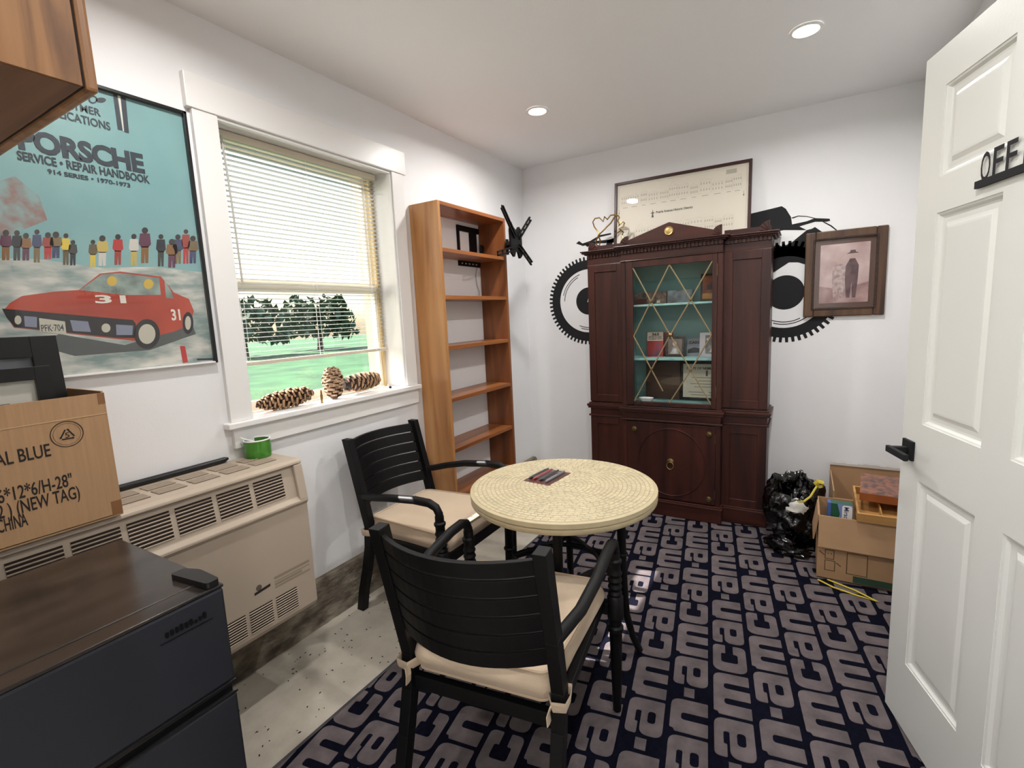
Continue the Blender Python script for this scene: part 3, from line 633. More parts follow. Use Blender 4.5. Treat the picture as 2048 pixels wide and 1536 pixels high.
# ============================================================ PINE CONES, CARTRIDGE ON THE SILL
M_cone = mat('cone_scale', (112, 82, 60), .8, col2=(58, 42, 34), noise_scale=40); M_tip = mat('cone_tip', (178, 140, 104), .8, noise_amt=.2, noise_scale=40); M_pale = mat('cone_pale', (190, 160, 130), .85, col2=(120, 92, 70), noise_scale=50)
def pinecone(label, base, tip, r, n, m_in, m_out, seed, taper=1.0):
    base, tip = Vector(base), Vector(tip); ax = (tip - base); L = ax.length; ax.normalize()
    a1 = ax.orthogonal().normalized(); a2 = ax.cross(a1); t = thing('pine_cone', label, 'pine cone', (base + tip) / 2 - Vector((0, 0, r)), group='pine cones on the window sill')
    core = []; rr = random.Random(seed)
    prof = lambda q: r * max(.05, sin(pi * (q * (.55 + .26 * taper) + .15))) ** .6
    MB().tube([base + ax * L * q for q in (0, .2, .4, .6, .8, .97)], [prof(q) * .45 for q in (0, .2, .4, .6, .8)] + [r * .08], 10).build('core', m_in, t, smooth=True)
    sc_, tp = MB(), MB()
    for i in range(n):
        q = (i + .5) / n; th = i * 2.39996 + rr.uniform(-.1, .1); d = a1 * cos(th) + a2 * sin(th); side = ax.cross(d)
        R_ = prof(q) * rr.uniform(.92, 1.06); o = base + ax * (L * q * .94); w_ = R_ * .34 * rr.uniform(.85, 1.1); up = .30 + .5 * q
        dirv = (d + ax * up).normalized(); p0 = o + d * R_ * .25; p1 = o + dirv * R_ * .95; nrm = dirv.cross(side).normalized(); k = .004 * (R_ / .04)
        e1 = p1 - dirv * R_ * .12
        sc_.add([p0 - side * w_ * .45, p0 + side * w_ * .45, e1 + side * w_, e1 - side * w_, p0 - side * w_ * .4 + nrm * k, p0 + side * w_ * .4 + nrm * k, e1 + side * w_ * .9 + nrm * k * 1.6, e1 - side * w_ * .9 + nrm * k * 1.6],
                [(0, 3, 2, 1), (4, 5, 6, 7), (0, 1, 5, 4), (1, 2, 6, 5), (2, 3, 7, 6), (3, 0, 4, 7)])
        tp.add([e1 - side * w_ * 1.02, e1 + side * w_ * 1.02, p1 + side * w_ * .35 + ax * R_ * .05, p1 - side * w_ * .35 + ax * R_ * .05, e1 - side * w_ + nrm * k * 1.8, e1 + side * w_ + nrm * k * 1.8, p1 + nrm * k * 1.4 + ax * R_ * .05],
               [(0, 3, 2, 1), (4, 5, 6), (0, 1, 5, 4), (1, 2, 6, 5), (2, 3, 6), (3, 0, 4, 6)])
    sc_.build('scales', m_in, t, kind='stuff'); tp.build('scale_tips', m_out, t, kind='stuff')
SZ = OZ0
pinecone('long dark pine cone lying on the left of the sill', (-1.975, 1.462, SZ + .050), (-1.992, 1.188, SZ + .034), .053, 90, M_cone, M_tip, 1)
pinecone('tan pine cone standing upright in the middle of the sill', (-1.968, 1.578, SZ + .004), (-1.968, 1.578, SZ + .150), .062, 80, M_cone, M_pale, 2, .9)
pinecone('dark open pine cone lying at the right of the sill', (-1.985, 1.655, SZ + .058), (-1.990, 1.872, SZ + .060), .060, 80, mat('cone_dark', (70, 52, 42), .8, col2=(40, 30, 26), noise_scale=40), M_tip, 3, .35)
ct = thing('rifle_cartridge', 'brass rifle cartridge standing between the pine cones', 'cartridge', (-1.932, 1.478, SZ))
MB().lathe([(.0058, 0), (.0058, .002), (.005, .003), (.0058, .005), (.0056, .036), (.0038, .042), (.0038, .048)], (-1.932, 1.478, SZ), 14).build('case', M_brass, ct, smooth=True)
MB().lathe([(.0036, .048), (.0034, .054), (.002, .061), (.0004, .064)], (-1.932, 1.478, SZ), 14).build('bullet', mat('copper', (170, 120, 80), .3, metal=1), ct, smooth=True)
MB().lathe([(.006, 0), (.009, .003), (.008, .010), (.003, .013)], (-1.945, 1.935, SZ), 10).build('sill_pebble', M_blackpl, smooth=True, label='small black stone at the right end of the window sill', cat='stone')
# ============================================================ BOOKCASE
bc = thing('bookcase', 'tall narrow fir bookcase with empty shelves beside the window', 'bookcase', (-1.818, 2.511, 0))
KY0, KY1, KXF = 2.161, 2.862, -1.717; tb = .022
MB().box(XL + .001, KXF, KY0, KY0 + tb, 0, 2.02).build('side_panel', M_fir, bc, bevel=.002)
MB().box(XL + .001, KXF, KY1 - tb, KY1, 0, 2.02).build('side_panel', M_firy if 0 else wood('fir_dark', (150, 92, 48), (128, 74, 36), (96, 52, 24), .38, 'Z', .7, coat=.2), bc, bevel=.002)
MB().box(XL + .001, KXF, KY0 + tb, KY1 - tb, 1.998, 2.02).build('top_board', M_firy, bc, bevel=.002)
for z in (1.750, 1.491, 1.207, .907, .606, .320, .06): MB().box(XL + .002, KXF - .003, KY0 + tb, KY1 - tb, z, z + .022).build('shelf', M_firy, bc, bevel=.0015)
MB().box(KXF - .03, KXF - .012, KY0 + tb, KY1 - tb, 0, .06).build('toe_board', M_firy, bc)
# ============================================================ TV WALL MOUNT
tm = thing('tv_wall_mount', 'black articulating television wall mount beside the bookcase', 'wall mount', (XL, 2.72, 1.84))
def bar2(p, q, w_, t_, nm, par=tm, x=None): 
    P, Q = Vector(p), Vector(q); d = (Q - P).normalized(); s_ = Vector((1, 0, 0)); n_ = d.cross(s_).normalized()
    return MB().hexa([P + n_ * w_ / 2, P - n_ * w_ / 2, P - n_ * w_ / 2 + s_ * t_, P + n_ * w_ / 2 + s_ * t_, Q + n_ * w_ / 2, Q - n_ * w_ / 2, Q - n_ * w_ / 2 + s_ * t_, Q + n_ * w_ / 2 + s_ * t_]).build(nm, M_black, par)
wx = XL + .001
bar2((wx, 2.590, 1.955), (wx, 2.83, 1.955), .034, .012, 'wall_plate'); bar2((wx, 2.590, 1.735), (wx, 2.83, 1.735), .034, .012, 'wall_plate')
bar2((wx, 2.600, 1.94), (wx, 2.600, 1.75), .018, .012, 'wall_plate'); bar2((wx, 2.76, 1.94), (wx, 2.76, 1.75), .07, .014, 'wall_plate')
for yy in (2.62, 2.66, 2.70, 2.74, 2.78):
    MB().box(wx + .012, wx + .0125, yy - .008, yy + .008, 1.730, 1.738).build('slot', mat('slot_light', (190, 188, 186), .6), tm)
MB().tube([(XL + .02, 2.825, 1.84), (XL + .05, 2.875, 1.84), (XL + .15, 2.945, 1.85), (XL + .26, 2.87, 1.86)], .018, 8, flat=(1.5, .7)).build('swing_arm', M_black, tm)
MB().lathe([(.022, -.05), (.022, .05)], (XL + .15, 2.945, 1.85), 14).build('pivot', M_black, tm)
xv = -1.648; ctr = (xv, 2.865, 1.865)
MB().poly([rounded([(2.79, 1.79), (2.83, 1.76), (2.85, 1.80), (2.88, 1.80), (2.90, 1.755), (2.935, 1.78), (2.93, 1.94), (2.90, 1.965), (2.87, 1.93), (2.83, 1.95), (2.80, 1.985), (2.785, 1.93)], .01)], lambda a, b, d: (xv + d, a, b), .014).build('head_plate', M_black, tm)
for (ya, za), (yb_, zb) in (((2.84, 1.89), (2.69, 2.055)), ((2.885, 1.89), (3.055, 2.035)), ((2.885, 1.84), (3.05, 1.735)), ((2.84, 1.82), (2.615, 1.765))):
    for s_ in (-1, 1):
        d = Vector((0, yb_ - ya, zb - za)).normalized(); n_ = Vector((0, -d.z, d.y)) * .0115 * s_
        bar2((xv + .012, ya + n_.y, za + n_.z), (xv + .012, yb_ + n_.y, zb + n_.z), .008, .012, 'vesa_arm')
    for q in (.45, .72, .98): bar2((xv + .012, ya + (yb_ - ya) * q - .004, za + (zb - za) * q), (xv + .012, ya + (yb_ - ya) * q + .004, za + (zb - za) * q), .03, .005, 'vesa_web')
MB().tube([(XL + .004, 2.80, 1.72), (XL + .006, 2.775, 1.66), (XL + .006, 2.785, 1.60), (XL + .006, 2.81, 1.55), (XL + .005, 2.80, 1.515)], .0022, 6).build('wall_cable', mat('cable_grey', (150, 146, 140), .5), label='thin grey cable hanging on the wall behind the bookcase', cat='cable')
# ============================================================ TABLE
TX, TY, TZ, TR = -.80, 1.68, .712, .362
tb_ = thing('bistro_table', 'round bistro table with cream mosaic tile top and dark metal legs', 'table', (TX, TY, RZ))
MB().lathe([(TR - .03, -.046), (TR - .004, -.044), (TR, -.038), (TR, -.026), (TR - .005, -.024), (TR - .005, -.022), (TR + .001, -.020), (TR + .001, -.004), (TR - .003, -.0015), (0, -.0015)], (TX, TY, TZ), 72, cap=False).build('top_slab', M_edge, tb_, smooth=True)
MB().lathe([(0, -.0462), (TR - .02, -.0462)], (TX, TY, TZ), 48, cap=False).build('underside', M_black, tb_)
tm_ = MB(); rr = random.Random(2); ring = .0168; r0 = .028
tm_.lathe([(.012, -.001), (.012, .0006), (.0, .0008)], (TX, TY, TZ), 12, cap=False)
k = 0
r = .016
while r + ring < TR:
    ra, rb = r, r + ring - .0024; n_ = max(6, int(2 * pi * (ra + rb) / 2 / .026)); off = rr.uniform(0, 6)
    for j in range(n_):
        a0 = off + 2 * pi * j / n_; a1 = off + 2 * pi * (j + 1) / n_ - .0024 / rb; z = .0006 + rr.uniform(-.0004, .0006); am = (a0 + a1) / 2
        V = []
        for (q, zz) in ((0, -.001), (.0012, z)):
            for rr_, aa in ((ra + q, a0 + q / rb), (rb - q, a0 + q / rb), (rb - q, am), (rb - q, a1 - q / rb), (ra + q, a1 - q / rb), (ra + q, am)):
                V.append((TX + rr_ * cos(aa), TY + rr_ * sin(aa), TZ + zz))
        tm_.add(V, [(6, 7, 8, 9, 10, 11)] + [(i, (i + 1) % 6, 6 + (i + 1) % 6, 6 + i) for i in range(6)])
    r += ring
tm_.build('tile_mosaic', M_tile, tb_, kind='stuff')
MB().lathe([(TR - .004, -.0016), (0, -.0016)], (TX, TY, TZ), 48, cap=False).build('grout_bed', M_grout, tb_)
for k in range(4):
    a = radians(19.5 + 90 * k); ca, sa = cos(a), sin(a)
    pts = [(.225, .665), (.225, .50), (.228, .40), (.232, .30), (.240, .18), (.262, .09), (.290, .0255)]
    MB().tube([(TX + r_ * ca, TY + r_ * sa, z) for r_, z in pts], [.0175, .0175, .0165, .0155, .0145, .0135, .014], 10).build('leg', M_black, tb_, smooth=True)
    MB().lathe([(.020, 0), (.023, .006), (.020, .012)], (TX + .227 * ca, TY + .227 * sa, .43), 14).build('leg_ring', M_black, tb_, smooth=True)
    a2 = a + pi / 2; pts = []
    for q in range(9):
        t_ = q / 8; am = a + (a2 - a) * t_; rad = .222 - .085 * sin(pi * t_); pts.append((TX + rad * cos(am), TY + rad * sin(am), .395))
    MB().tube(pts, .013, 8, flat=(1.25, .7)).build('stretcher', M_black, tb_, smooth=True)
MB().tube([(TX + .138 * cos(q * pi / 12), TY + .138 * sin(q * pi / 12), .395) for q in range(24)], .010, 8, closed=True).build('stretcher_ring', M_black, tb_, smooth=True)
MB().lathe([(.21, .640), (.21, .666)], (TX, TY, 0), 40).build('sub_frame', M_black, tb_)
# pack of pens on the table
pk_ = thing('pen_pack', 'clear blister pack of dark pens lying on the tiled table', 'pen pack', (-.905, 1.71, TZ + .0015))
A_ = [onz(px, py, TZ + .002) for px, py in ((1049, 960), (1095, 972), (1140, 947), (1096, 936))]
cen = sum(A_, Vector()) / 4; ex = (A_[2] - A_[1] + A_[3] - A_[0]); ex.z = 0; ex.normalize(); ey = Vector((-ex.y, ex.x, 0)); pk_.location = (cen.x, cen.y, TZ + .0015)
def pkp(a, b, z): p = cen + ex * a + ey * b; return (p.x, p.y, TZ + z)
def pbox(a0, a1, b0, b1, z0, z1): return MB().hexa([pkp(a0, b0, z0), pkp(a1, b0, z0), pkp(a1, b1, z0), pkp(a0, b1, z0), pkp(a0, b0, z1), pkp(a1, b0, z1), pkp(a1, b1, z1), pkp(a0, b1, z1)])
la = (A_[2] - A_[1]).length / 2; lb = (A_[1] - A_[0]).length / 2
pbox(-la, la, -lb, lb, .0015, .0025).build('card', mat('pack_card', (58, 56, 58), .4, col2=(120, 60, 56), noise_scale=18), pk_)
for b_, m_ in ((-.6 * lb, mat('pen_grey', (120, 122, 126), .3)), (-.1 * lb, M_blackpl), (.4 * lb, mat('pen_red', (150, 40, 40), .3)), (.72 * lb, M_blackpl)):
    MB().tube([pkp(-la * .85, b_, .009), pkp(-la * .7, b_, .009), pkp(la * .5, b_, .009), pkp(la * .85, b_, .009)], [.002, .0055, .0058, .0035], 10).build('pen', m_, pk_, smooth=True)
pbox(-la * .9, la * .92, -lb * .9, lb * .95, .0026, .0175).build('blister', M_glass, pk_, bevel=.004)
# ============================================================ CHAIRS
def cushion(w, d, z0, z1, cy, rear=.84):
    prof = [(.0, -.035), (.012, -.02), (.35, -.004), (.5, 0), (.65, -.004), (.94, -.016), (1.0, -.034), (1.03, -.08), (1.055, -.16)]; m = MB(); loops = []
    for t_, inset in prof:
        hw, hd = w / 2 + inset, d / 2 + inset; rc = max(.012, .05 + inset)
        pts = rounded([(-hw, -hd), (hw, -hd), (hw, hd), (-hw, hd)], rc, 6); loops.append([(x * (rear + (1 - rear) * min(1, (y + d / 2) / (d * .45))), cy + y, z0 + (z1 - z0) * t_) for x, y in pts])
    n = len(loops[0]); vs_ = [p for L in loops for p in L]
    fs_ = [(i * n + k, i * n + (k + 1) % n, (i + 1) * n + (k + 1) % n, (i + 1) * n + k) for i in range(len(loops) - 1) for k in range(n)]
    fs_ += [tuple(range(n))[::-1], tuple((len(loops) - 1) * n + k for k in range(n))]
    return m.add(vs_, fs_), loops
def build_chair(label, loc, rz, tilt=0):
    t = thing('dining_armchair', label, 'chair', loc, rz, group='metal armchairs at the round table'); t.rotation_euler = (tilt, 0, rz)
    B = lambda mb, nm, m=M_black, p=t, **k: mb.build(nm, m, p, local=True, **k)
    yb_ = lambda z: -.09 * max(0, (z - .45)) / .40
    for s in (-1, 1):
        x = .222 * s; m = MB(); pts = [(-.108, 0), (-.085, .10), (-.045, .22), (-.012, .34), (.0, .44), (yb_(.60), .60), (yb_(.85), .85)]
        for (ya, za), (y2, z2) in zip(pts, pts[1:]):
            hw = .0165; hd0 = .021 if za < .5 else .023; hd1 = .021 if z2 < .5 else .023
            m.hexa([(x - hw, ya - hd0, za), (x + hw, ya - hd0, za), (x + hw, ya + hd0, za), (x - hw, ya + hd0, za), (x - hw, y2 - hd1, z2), (x + hw, y2 - hd1, z2), (x + hw, y2 + hd1, z2), (x - hw, y2 + hd1, z2)])
        bm_ = B(m, 'rear_leg', bevel=.002)
        xf_ = .272 * s; yf = .468
        pf = [(r_ * 1.15, z_) for r_, z_ in [(.0085, 0), (.012, .004), (.0135, .05), (.017, .22), (.019, .30), (.023, .305), (.023, .318), (.018, .324), (.018, .345), (.024, .352), (.024, .425), (.019, .432), (.021, .44), (.0165, .45), (.021, .462), (.0165, .474), (.021, .486), (.0165, .498), (.021, .51), (.017, .522), (.017, .54), (.021, .548), (.021, .556), (.016, .562), (.016, .585)]]
        B(MB().lathe(pf, (xf_, yf, 0), 16), 'front_leg', smooth=True)
        ap = [(x, yb_(.60) + .01, .585), (x + .012 * s, .02, .590), (x + .035 * s, .09, .604), (x + .048 * s, .20, .622), (xf_, .34, .634), (xf_, .42, .632), (xf_, .455, .618), (xf_, .468, .594), (xf_, .468, .57)]
        B(MB().tube(ap, [.0165, .0165, .0165, .017, .0175, .0175, .017, .0165, .016], 12), 'arm', smooth=True)
        B(MB().box(x - .012, x + .012, .0, .46, .372, .402).xf(Matrix.Identity(4)), 'side_rail', bevel=.002)
    B(MB().box(-.26, .26, .452, .476, .362, .402), 'front_rail', bevel=.002)
    B(MB().box(-.222, .222, -.012, .012, .330, .372), 'rear_rail', bevel=.002)
    B(MB().box(-.215, .215, .02, .455, .386, .396), 'seat_panel')
    NX = 14
    for k in range(6):
        z0 = .528 + k * .0525; z1 = z0 + (.0470 if k < 5 else .042); m = MB(); vs_ = []
        for i in range(NX + 1):
            x = -.207 + .414 * i / NX; bow = -.078 * (1 - (x / .222) ** 2)
            for z in (z0, z1): vs_ += [(x, yb_(z) + bow - .009, z), (x, yb_(z) + bow + .007, z)]
        fs_ = []
        for i in range(NX):
            a = 4 * i; b_ = a + 4; fs_ += [(a, a + 2, b_ + 2, b_), (a + 1, b_ + 1, b_ + 3, a + 3), (a + 2, a + 3, b_ + 3, b_ + 2), (a, b_, b_ + 1, a + 1)]
        fs_ += [(0, 1, 3, 2), (4 * NX, 4 * NX + 2, 4 * NX + 3, 4 * NX + 1)]
        B(m.add(vs_, fs_), 'back_slat', bevel=.002)
    cm, loops = cushion(.490, .505, .398, .480, .226); cu = B(cm, 'cushion', M_cush, smooth=True)
    B(MB().tube(loops[1], .0045, 6, closed=True), 'piping', M_pipe, cu, smooth=True); B(MB().tube([(x, y, z + .002) for x, y, z in loops[5]], .0045, 6, closed=True), 'piping', M_pipe, cu, smooth=True)
    for s in (-1, 1):
        x = .222 * s; lp = [(x - .03 * s, .02, .425), (x + .022 * s, .03, .42), (x + .027 * s, -.0, .418), (x + .024 * s, -.03, .415), (x - .01 * s, -.034, .412), (x - .03 * s, -.0, .415)]
        B(MB().tube(lp, .016, 6, flat=(1, .14)), 'tie_strap', M_cush, cu)
        B(MB().tube([(x - .012 * s, -.036, .416), (x - .018 * s, -.042, .395), (x - .016 * s, -.043, .372)], .014, 6, flat=(.16, 1)), 'tie_tail', M_cush, cu)
    return t
c2 = build_chair('dark metal armchair with its slatted back to the doorway, on the rug', (-.718, .961, RZ + .0018), math.atan2(.141, .99))
c1 = build_chair('dark metal armchair backed against the window wall, sunlit cushion', (-1.70, 1.72, .0017), -pi / 2, .0163)
# ============================================================ CHINA CABINET
YC, YS, YK = 3.188, 3.248, 3.474       # centre front, side front, back
CX0, CX1, SX0, SX1, CXM = -1.042, -.425, -1.298, -.172, -.7335
ch = thing('china_cabinet', 'dark mahogany breakfront china cabinet with latticed glass door and pediment', 'cabinet', (CXM, 3.34, RZ))
B = lambda mb, nm, m=M_maho, p=None, **k: mb.build(nm, m, p or ch, **k)
ZB = RZ + .0016
# plinth
B(MB().box(CX0 - .012, CX1 + .012, YC - .012, YK, ZB, .098), 'plinth', M_mahox, bevel=.003)
for a, b_ in ((SX0 - .010, CX0 - .012), (CX1 + .012, SX1 + .010)): B(MB().box(a, b_, YS - .012, YK, ZB, .098), 'plinth', M_mahox, bevel=.003)
def moulding(z, steps, nm, m=M_mahox):   # stepped moulding following the breakfront
    for dz0, dz1, pr_ in steps:
        o = MB(); o.box(CX0 - pr_, CX1 + pr_, YC - pr_, YK, z + dz0, z + dz1); o.box(SX0 - pr_, CX0 - pr_, YS - pr_, YK, z + dz0, z + dz1); o.box(CX1 + pr_, SX1 + pr_, YS - pr_, YK, z + dz0, z + dz1)
        B(o, nm, m, bevel=.0025)
moulding(.098, [(0, .012, .018), (.012, .022, .010)], 'base_moulding')
# lower carcass
B(MB().box(CX0, CX1, YC + .018, YK, .12, .648), 'lower_body')
for a, b_ in ((SX0, CX0), (CX1, SX1)): B(MB().box(a, b_, YS + .004, YK, .12, .648), 'side_body')
def frame_panel(a0, a1, z0, z1, y, nm, st=.045, par=None, m=M_maho):
    g = MB().box(a0, a0 + st, y - .006, y + .012, z0, z1).box(a1 - st, a1, y - .006, y + .012, z0, z1).box(a0 + st, a1 - st, y - .006, y + .012, z0, z0 + st).box(a0 + st, a1 - st, y - .006, y + .012, z1 - st, z1)
    o = B(g, nm, m, par, bevel=.002)
    B(MB().box(a0 + st + .001, a1 - st - .001, y, y + .008, z0 + st + .001, z1 - st - .001), 'panel', m, o)
    q = MB()
    for (p0, p1) in (((a0 + st, z0 + st), (a1 - st, z0 + st)), ((a1 - st, z0 + st), (a1 - st, z1 - st)), ((a1 - st, z1 - st), (a0 + st, z1 - st)), ((a0 + st, z1 - st), (a0 + st, z0 + st))):
        q.tube([(p0[0], y - .003, p0[1]), (p1[0], y - .003, p1[1])], .0045, 6)
    B(q, 'bead', m, o)
    return o
for a0, a1 in ((SX0, CX0 - .002), (CX1 + .002, SX1)):
    frame_panel(a0, a1, .12, .645, YS, 'lower_side_panel', .046); frame_panel(a0, a1, .755, 1.70, YS, 'upper_side_panel', .046)
# lower door with round moulding, ring pull and rosettes
ld_ = B(MB().box(CX0 + .028, CX1 - .028, YC - .002, YC + .018, .128, .640), 'lower_door', bevel=.002)
B(MB().box(CX0, CX0 + .026, YC, YC + .018, .12, .648).box(CX1 - .026, CX1, YC, YC + .018, .12, .648), 'lower_stiles')
B(MB().tube([(-.725 + .215 * cos(a), YC - .003, .380 + .226 * sin(a)) for a in [i * 2 * pi / 64 for i in range(64)]], .0035, 6, closed=True), 'round_bead', p=ld_)
B(MB().lathe([(0, -.012), (.012, -.011), (.022, -.006), (.024, 0)], (-.7255, YC - .002, .385), 24, 'Y', cap=False), 'pull_rosette', M_oldbrass, ld_, smooth=True)
B(MB().tube([(-.7255 + .021 * cos(a), YC - .014 - .004 * (1 - sin(a)), .362 + .023 * sin(a)) for a in [i * 2 * pi / 28 for i in range(28)]], .0035, 8, closed=True), 'ring_pull', M_oldbrass, ld_, smooth=True)
for x, z in ((-.965, .588), (-.490, .590), (-.489, .164), (-.965, .164)):
    B(MB().lathe([(0, -.013), (.006, -.013), (.008, -.009), (.015, -.008), (.018, -.004), (.0185, 0)], (x, YC - .002, z), 20, 'Y', cap=False), 'brass_rosette', M_oldbrass, ld_, smooth=True)
for z in (.20, .56): B(MB().box(CX1 - .030, CX1 - .0265, YC - .004, YC, z - .03, z + .03), 'hinge', M_oldbrass)
# waist
moulding(.648, [(0, .012, .012), (.012, .058, .002), (.058, .072, .016), (.072, .088, .022), (.088, .098, .010)], 'waist_moulding')
# upper carcass: hollow centre lined in teal, solid sides
for a, b_ in ((SX0, CX0), (CX1, SX1)): B(MB().box(a + .002, b_ - .0, YS + .010, YK, .746, 1.70), 'upper_side_body')
B(MB().box(CX0, CX1, YK - .014, YK - .002, .746, 1.70), 'back_panel', M_teal)
B(MB().box(CX0, CX0 + .012, YC + .022, YK - .014, .746, 1.70).box(CX1 - .012, CX1, YC + .022, YK - .014, .746, 1.70), 'inner_side', M_teal)
B(MB().box(CX0 + .012, CX1 - .012, YC + .022, YK - .014, .746, .766).box(CX0 + .012, CX1 - .012, YC + .022, YK - .014, 1.685, 1.70), 'inner_floor_and_roof', M_teal)
for z in (1.404, 1.049): B(MB().box(CX0 + .012, CX1 - .012, YC + .045, YK - .014, z, z + .013), 'glass_door_shelf', mat('shelf_paint', (150, 196, 190), .5), bevel=.002)
B(MB().box(CX0 - .003, CX0, YC + .002, YS + .012, .746, 1.70), 'outer_return'); B(MB().box(CX1, CX1 + .003, YC + .002, YS + .012, .746, 1.70), 'outer_return')
# glass door
gd = B(MB().box(CX0 + .028, -.966, YC, YC + .020, .752, 1.698).box(-.481, CX1 - .028, YC, YC + .020, .752, 1.698).box(-.966, -.481, YC, YC + .020, .752, .778).box(-.966, -.481, YC, YC + .020, 1.655, 1.698), 'glass_door', bevel=.002)
B(MB().box(CX0, CX0 + .026, YC + .002, YC + .022, .746, 1.70).box(CX1 - .026, CX1, YC + .002, YC + .022, .746, 1.70), 'upper_stiles', bevel=.002)
B(MB().box(-.966, -.481, YC + .010, YC + .013, .778, 1.655), 'pane', M_glass, gd)
M_mun = mat('muntin_gilt', (158, 140, 104), .45, metal=.4)
nd = dict(TL=(-.965, 1.654), TC=(-.7335, 1.654), TR=(-.482, 1.654), X1=(-.850, 1.432), X2=(-.605, 1.432), L=(-.965, 1.213), C=(-.7295, 1.215), R=(-.482, 1.213), X3=(-.850, .993), X4=(-.603, .993), BL=(-.965, .779), BC=(-.7335, .779), BR=(-.482, .779), E=(-.776, .852))
for p, q in ('TL X1', 'X1 C', 'C X4', 'X4 BR', 'TC X1', 'X1 L', 'L X3', 'X3 E', 'TC X2', 'X2 R', 'TR X2', 'X2 C', 'C X3', 'X3 BL', 'R X4', 'X4 BC') and [s_.split() for s_ in ('TL X1', 'X1 C', 'C X4', 'X4 BR', 'TC X1', 'X1 L', 'L X3', 'X3 E', 'TC X2', 'X2 R', 'TR X2', 'X2 C', 'C X3', 'X3 BL', 'R X4', 'X4 BC')]:
    (a, z), (a2, z2) = nd[p], nd[q]; B(MB().tube([(a, YC + .006, z), (a2, YC + .006, z2)], .0042, 6), 'muntin', M_mun, gd)
for k in ('X1', 'X2', 'C', 'X3', 'X4'): B(MB().lathe([(0, -.007), (.006, -.006), (.009 if k != 'C' else .013, 0)], (nd[k][0], YC + .003, nd[k][1]), 14, 'Y', cap=False), 'muntin_rosette', M_oldbrass, gd, smooth=True)
B(MB().lathe([(0, -.004), (.006, -.003), (.007, 0)], (-1.000, YC - .0, 1.20), 12, 'Y', cap=False), 'key_escutcheon', M_slot, gd)
for z in (.86, 1.60): B(MB().box(CX1 - .030, CX1 - .0265, YC - .003, YC + .002, z - .035, z + .035), 'hinge', M_oldbrass)
# frieze, dentils, cornice
moulding(1.698, [(0, .006, .006), (.006, .050, .001)], 'frieze')
def dentils(a0, a1, y):
    n = int((a1 - a0) / .0215)
    for i in range(n):
        a = a0 + (a1 - a0) * (i + .5) / n; o = obj('dentil', DENT, ch); o.location = Vector((a, y, 1.759)) - ch.location
DENT = MB().box(-.0065, .0065, -.011, .002, -.011, .011).mesh('dentil', M_mahox)
dentils(CX0, CX1, YC); dentils(SX0, CX0 - .012, YS); dentils(CX1 + .012, SX1, YS)
moulding(1.748, [(0, .022, .002), (.022, .030, .018), (.030, .040, .032), (.040, .048, .040)], 'cornice')
# gallery boards, pediment, corner acroteria
for q_ in ((SX0 + .004, CX0), (CX1, SX1 - .004)): B(MB().box(*q_, YS + .006, YS + .022, 1.796, 1.828), 'gallery_board', M_mahox)
B(MB().poly([[(CX0 + .05, 1.796), (CX1 - .045, 1.796), (CX1 - .045, 1.832), (CXM, 1.910), (CX0 + .05, 1.832)]], lambda a, b_, d: (a, YC - .008 + d, b_), .020), 'pediment', M_mahox, bevel=.002)
rs_ = B(MB().lathe([(0, -.010), (.012, -.010), (.019, -.007), (.024, -.009), (.0275, -.004), (.0275, 0)], (CXM, YC - .008, 1.857), 28, 'Y', cap=False), 'pediment_medallion', mat('gilt', (206, 176, 112), .4, metal=.7), smooth=True)
def fan(x, sgn, y):
    pts = [(0, 1.796)] + [(.058 * cos(a) * sgn, 1.796 + .062 * sin(a)) for a in [i * pi / 16 for i in range(9)]]
    o = B(MB().poly([[(x + p, z) for p, z in pts]], lambda a, b_, d: (a, y + d, b_), .016), 'fan_ornament', M_maho)
    q = MB()
    for i in range(1, 8, 2): a = i * pi / 16; q.tube([(x + .012 * cos(a) * sgn, y - .001, 1.798 + .012 * sin(a)), (x + .055 * cos(a) * sgn, y - .001, 1.796 + .058 * sin(a))], .0028, 5)
    B(q, 'fan_rib', M_maho, o)
fan(SX0 + .012, 1, YS); fan(CX0 + .050, -1, YC - .006); fan(CX1 - .042, 1, YC - .006) if 0 else fan(CX1 - .005, -1, YC - .006); fan(SX1 - .012, -1, YS)
# ---- things in the cabinet (shelf tops 1.417, 1.062, floor .766)
yi = YK - .03
def slab(name, label, cat, a0, a1, z0, z1, y, t_, m, lean=.06, front=None, grp=None):
    t = thing(name, label, cat, ((a0 + a1) / 2, y, z0), group=grp); k = lean
    P = lambda a, b_, d: (a, y + (b_ - z0) * k - d, b_)
    MB().hexa([P(a0, z0, t_), P(a1, z0, t_), P(a1, z0, 0), P(a0, z0, 0), P(a0, z1, t_), P(a1, z1, t_), P(a1, z1, 0), P(a0, z1, 0)]).build('body', m, t)
    return t, (lambda a, b_, d=0: (a, y + (b_ - z0) * k - t_ - .0006 - d, b_))
def onslab(t, F, loops, m, nm, d=0): 
    mb = MB()
    for L in loops: mb.poly([L], lambda a, b_, dd: F(a, b_, d))
    mb.build(nm, m, t)
z1_, z2_, z3_ = 1.4175, 1.0625, .7665
